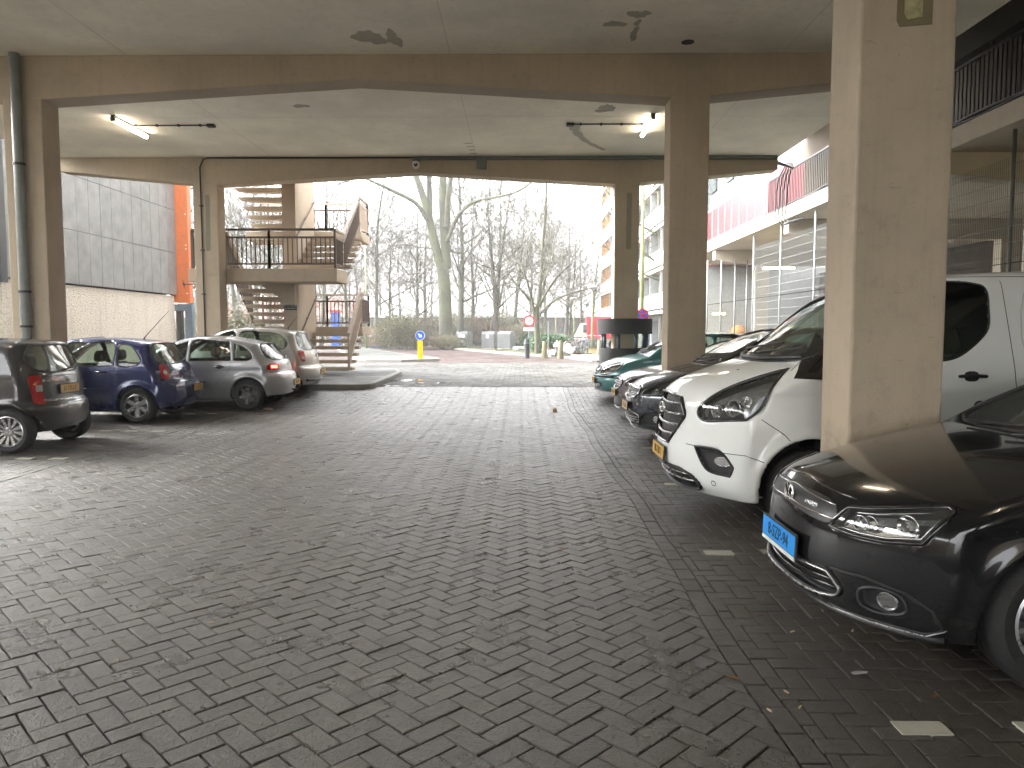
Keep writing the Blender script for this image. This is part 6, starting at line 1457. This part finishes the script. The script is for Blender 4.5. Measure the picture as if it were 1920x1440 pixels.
# litter heap
card = plain('wet_cardboard',(.30,.20,.11),.85); wb = plain('white_bag',(.6,.6,.58),.5); gb = plain('grey_bag',(.10,.10,.11),.35)
def lump(name, px, Y, sx, sy, sz, mt, seed, label, cat):
    r2 = random.Random(seed); bm = bmesh.new(); bmesh.ops.create_icosphere(bm, subdivisions=3, radius=1)
    for v in bm.verts:
        p = v.co; k = 1+.16*math.sin(p.x*5+seed)+.14*math.sin(p.y*6+seed*2)+.10*math.sin(p.z*9+p.x*4)+r2.uniform(-.04,.04); v.co = Vector((p.x*sx*k,p.y*sy*k,max(-.0,(p.z*.8+.5))*sz*k))
    me = bpy.data.meshes.new(name); bm.to_mesh(me); bm.free(); me.materials.append(mt); ob = bpy.data.objects.new(name, me); COL.objects.link(ob); ob.location=(at(px,Y),Y,.29); ob.rotation_euler=(0,0,seed)
    return tag(ob, label, cat)
def carton(px, Y, a, b, h, rz, tilt, label, mt=card):
    o = empty('cardboard_box',(at(px,Y),Y,.30),R(rz),label=label,cat='box'); o.rotation_euler=(R(tilt),0,R(rz))
    m = MB(); t=.012
    m.box(-a,a,-b,-b+t,0,h).box(-a,a,b-t,b,0,h).box(-a,-a+t,-b+t,b-t,0,h).box(a-t,a,-b+t,b-t,0,h).box(-a+t,a-t,-b+t,b-t,0,t); m.build('carton', mt, o)
    MB().add([(-a,-b,h),(a,-b,h),(a*1.1,-b-.15,h+.08),(-a*1.1,-b-.15,h+.08)],[(0,1,2,3)]).build('flap', mt, o); return o
carton(1034,40.5,.36,.26,.36,20,0,'open brown cardboard box left in the litter between the bollards')
carton(1113,42.5,.27,.22,.30,-10,0,'pale yellow box at the right end of the litter',plain('pale_box',(.50,.40,.20),.8))
carton(1079,41.5,.42,.2,.05,5,4,'flattened brown cardboard in the middle of the litter')
carton(1094,41.2,.5,.3,.04,-15,3,'flattened brown cardboard lying right of the big white bag')
lump('rubbish_bag',1064,41.2,.42,.3,.38,wb,1,'big white rubbish bag right of the right bollard','rubbish bag')
lump('rubbish_bag',1032,39.2,.34,.25,.22,wb,2,'flat white rubbish bag in front of the open cardboard box','rubbish bag')
lump('rubbish_bag',1041,39.8,.26,.3,.26,gb,3,'dark grey rubbish bag beside the right bollard','rubbish bag')
lump('rubbish_bag',1043,40.8,.16,.16,.5,wb,4,'upright white rubbish bag between the two bollards','rubbish bag')
lump('rubbish_bag',1076,42.4,.25,.2,.3,gb,6,'dark rubbish bag behind the flattened cardboard','rubbish bag')
lump('rubbish_bag',972,53.0,.6,.35,.16,wb,5,'flattened white rubbish right of the three containers','rubbish bag')
rg2 = random.Random(77); m = MB()
for i in range(160):
    x = rg2.choice([at(rg2.uniform(860,990),54)]*2+[at(rg2.uniform(1025,1120),40)]); Y = 54.0+rg2.uniform(-1.2,.6) if x < .9 else 40.4+rg2.uniform(-1.2,2)
    a = rg2.uniform(0,3); s_ = rg2.uniform(.05,.16); m.add([(x+s_*math.cos(a+k*1.57)*(1 if k%2 else .6),Y+s_*math.sin(a+k*1.57),.31+rg2.uniform(0,.05)) for k in range(4)],[(0,1,2,3)])
tag(m.build('paper_litter', plain('paper_scraps',(.42,.32,.25),.8,var=.6,scale=4)), kind='stuff')
# small debris on the floor of the deck
leafm = plain('dead_leaf',(.16,.085,.03),.7,var=.3); butt = plain('cigarette_paper',(.55,.42,.25),.8)
def leaf(x, y, s_, rz, label):
    P = [(0,-1),(.35,-.5),(.45,0),(.3,.55),(0,1),(-.3,.5),(-.42,0),(-.3,-.55)]; c,s2 = math.cos(rz),math.sin(rz)
    V = [((a*c-b*s2)*s_,(a*s2+b*c)*s_,.006+.25*s_*abs(a)) for a,b in P]+[(0,0,.005)]
    o = mesh_obj('dead_leaf', V, [(i,(i+1)%8,8) for i in range(8)], leafm); o.location=(x,y,G(y)+.002); return tag(o,label,'leaf')
def gp(px, py): Y = CAMH*FPX/(py-VPY); return at(px,Y), Y
for px,py,s_,rz,lb in ((1385,1290,.04,1,'curled brown leaf near the gutter strip at the lower right'),(1436,1168,.03,2,'small brown leaf on the bay pavers left of the black saloon'),(1052,1036,.04,.7,'thin tan leaf in the bright middle of the lane'),(1772,1325,.03,2.4,'orange-brown leaf above the pale marking brick at lower right'),(1325,970,.03,.2,'small pale leaf beside the gutter under the van'),(560,878,.03,1.2,'tiny leaf in the left middle of the lane')):
    x,y = gp(px,py); leaf(x,y,s_,rz,lb)
def cig(px, py, rz, label, g=None):
    x,y = gp(px,py); o = MB().tube([(-.014,0,0),(.014,0,0)],.0042,8).build('cigarette_end', butt, smooth=False); o.location=(x,y,G(y)+.009); o.rotation_euler=(0,0,rz); tag(o,label,'cigarette end')
for px,py,rz,lb in ((1457,1355,1.9,'white cigarette end lying on the gutter strip at the lower right'),(1489,1318,2.0,'tan cigarette end on the bay pavers above the gutter strip'),(1497,1198,.5,'cigarette end beneath the front of the black saloon'),(1612,1195,1,'cigarette end in the shade below the fog lamp'),(379,1185,.3,'cigarette end on the left half of the lane'),(195,1262,2,'cigarette end low on the left of the lane'),(1516,1348,.9,'cigarette end nearest the pale marking brick')): cig(px,py,rz,lb)
o = MB().prism([(-.035,0),(.03,.012),(.04,.03),(-.01,.035),(-.04,.02)],'z',0,.003).build('grey_scrap', plain('grey_paper',(.35,.35,.34),.7)); x,y = gp(1632,1282); o.location=(x,y,.006); tag(o,'small grey paper scrap on the bay pavers at lower right','scrap')
x,y = gp(1041,773); o = lump('trash_scrap',1041,y,.11,.04,.05,card,8,'brown crumpled scrap lying alone in the middle of the lane','scrap'); o.location=(x,y,G(y)+.002)
x,y = gp(500,771); o = lump('trash_scrap',500,y,.12,.05,.03,plain('pale_scrap',(.5,.42,.33),.8),9,'pale crumpled scrap behind the silver hatchback with lit lamps','scrap'); o.location=(x,y,G(y)+.002)
o = MB().prism([(.18*math.cos(k*.5)*1.6,.10*math.sin(k*.5)) for k in range(12)],'z',0,.004).build('drain_cover', plain('drain_iron',(.03,.028,.025),.6)); x,y = gp(185,848); o.location=(x,y,.003); tag(o,'dark round drain cover behind the charcoal hatchback','drain cover')
# ================================================================ damp air
hm = bpy.data.materials.new('damp_air'); hm.use_nodes = True; n_ = hm.node_tree; n_.nodes.remove(n_.nodes['Principled BSDF'])
pv = n_.nodes.new('ShaderNodeVolumePrincipled'); pv.inputs['Color'].default_value = (.9,.92,.93,1); pv.inputs['Density'].default_value = .0014; pv.inputs['Anisotropy'].default_value = .3
n_.links.new(pv.outputs[0], n_.nodes['Material Output'].inputs['Volume'])
tag(MB().box(-430,430,-320,430,-1.2,42).build('haze', hm), kind='stuff')
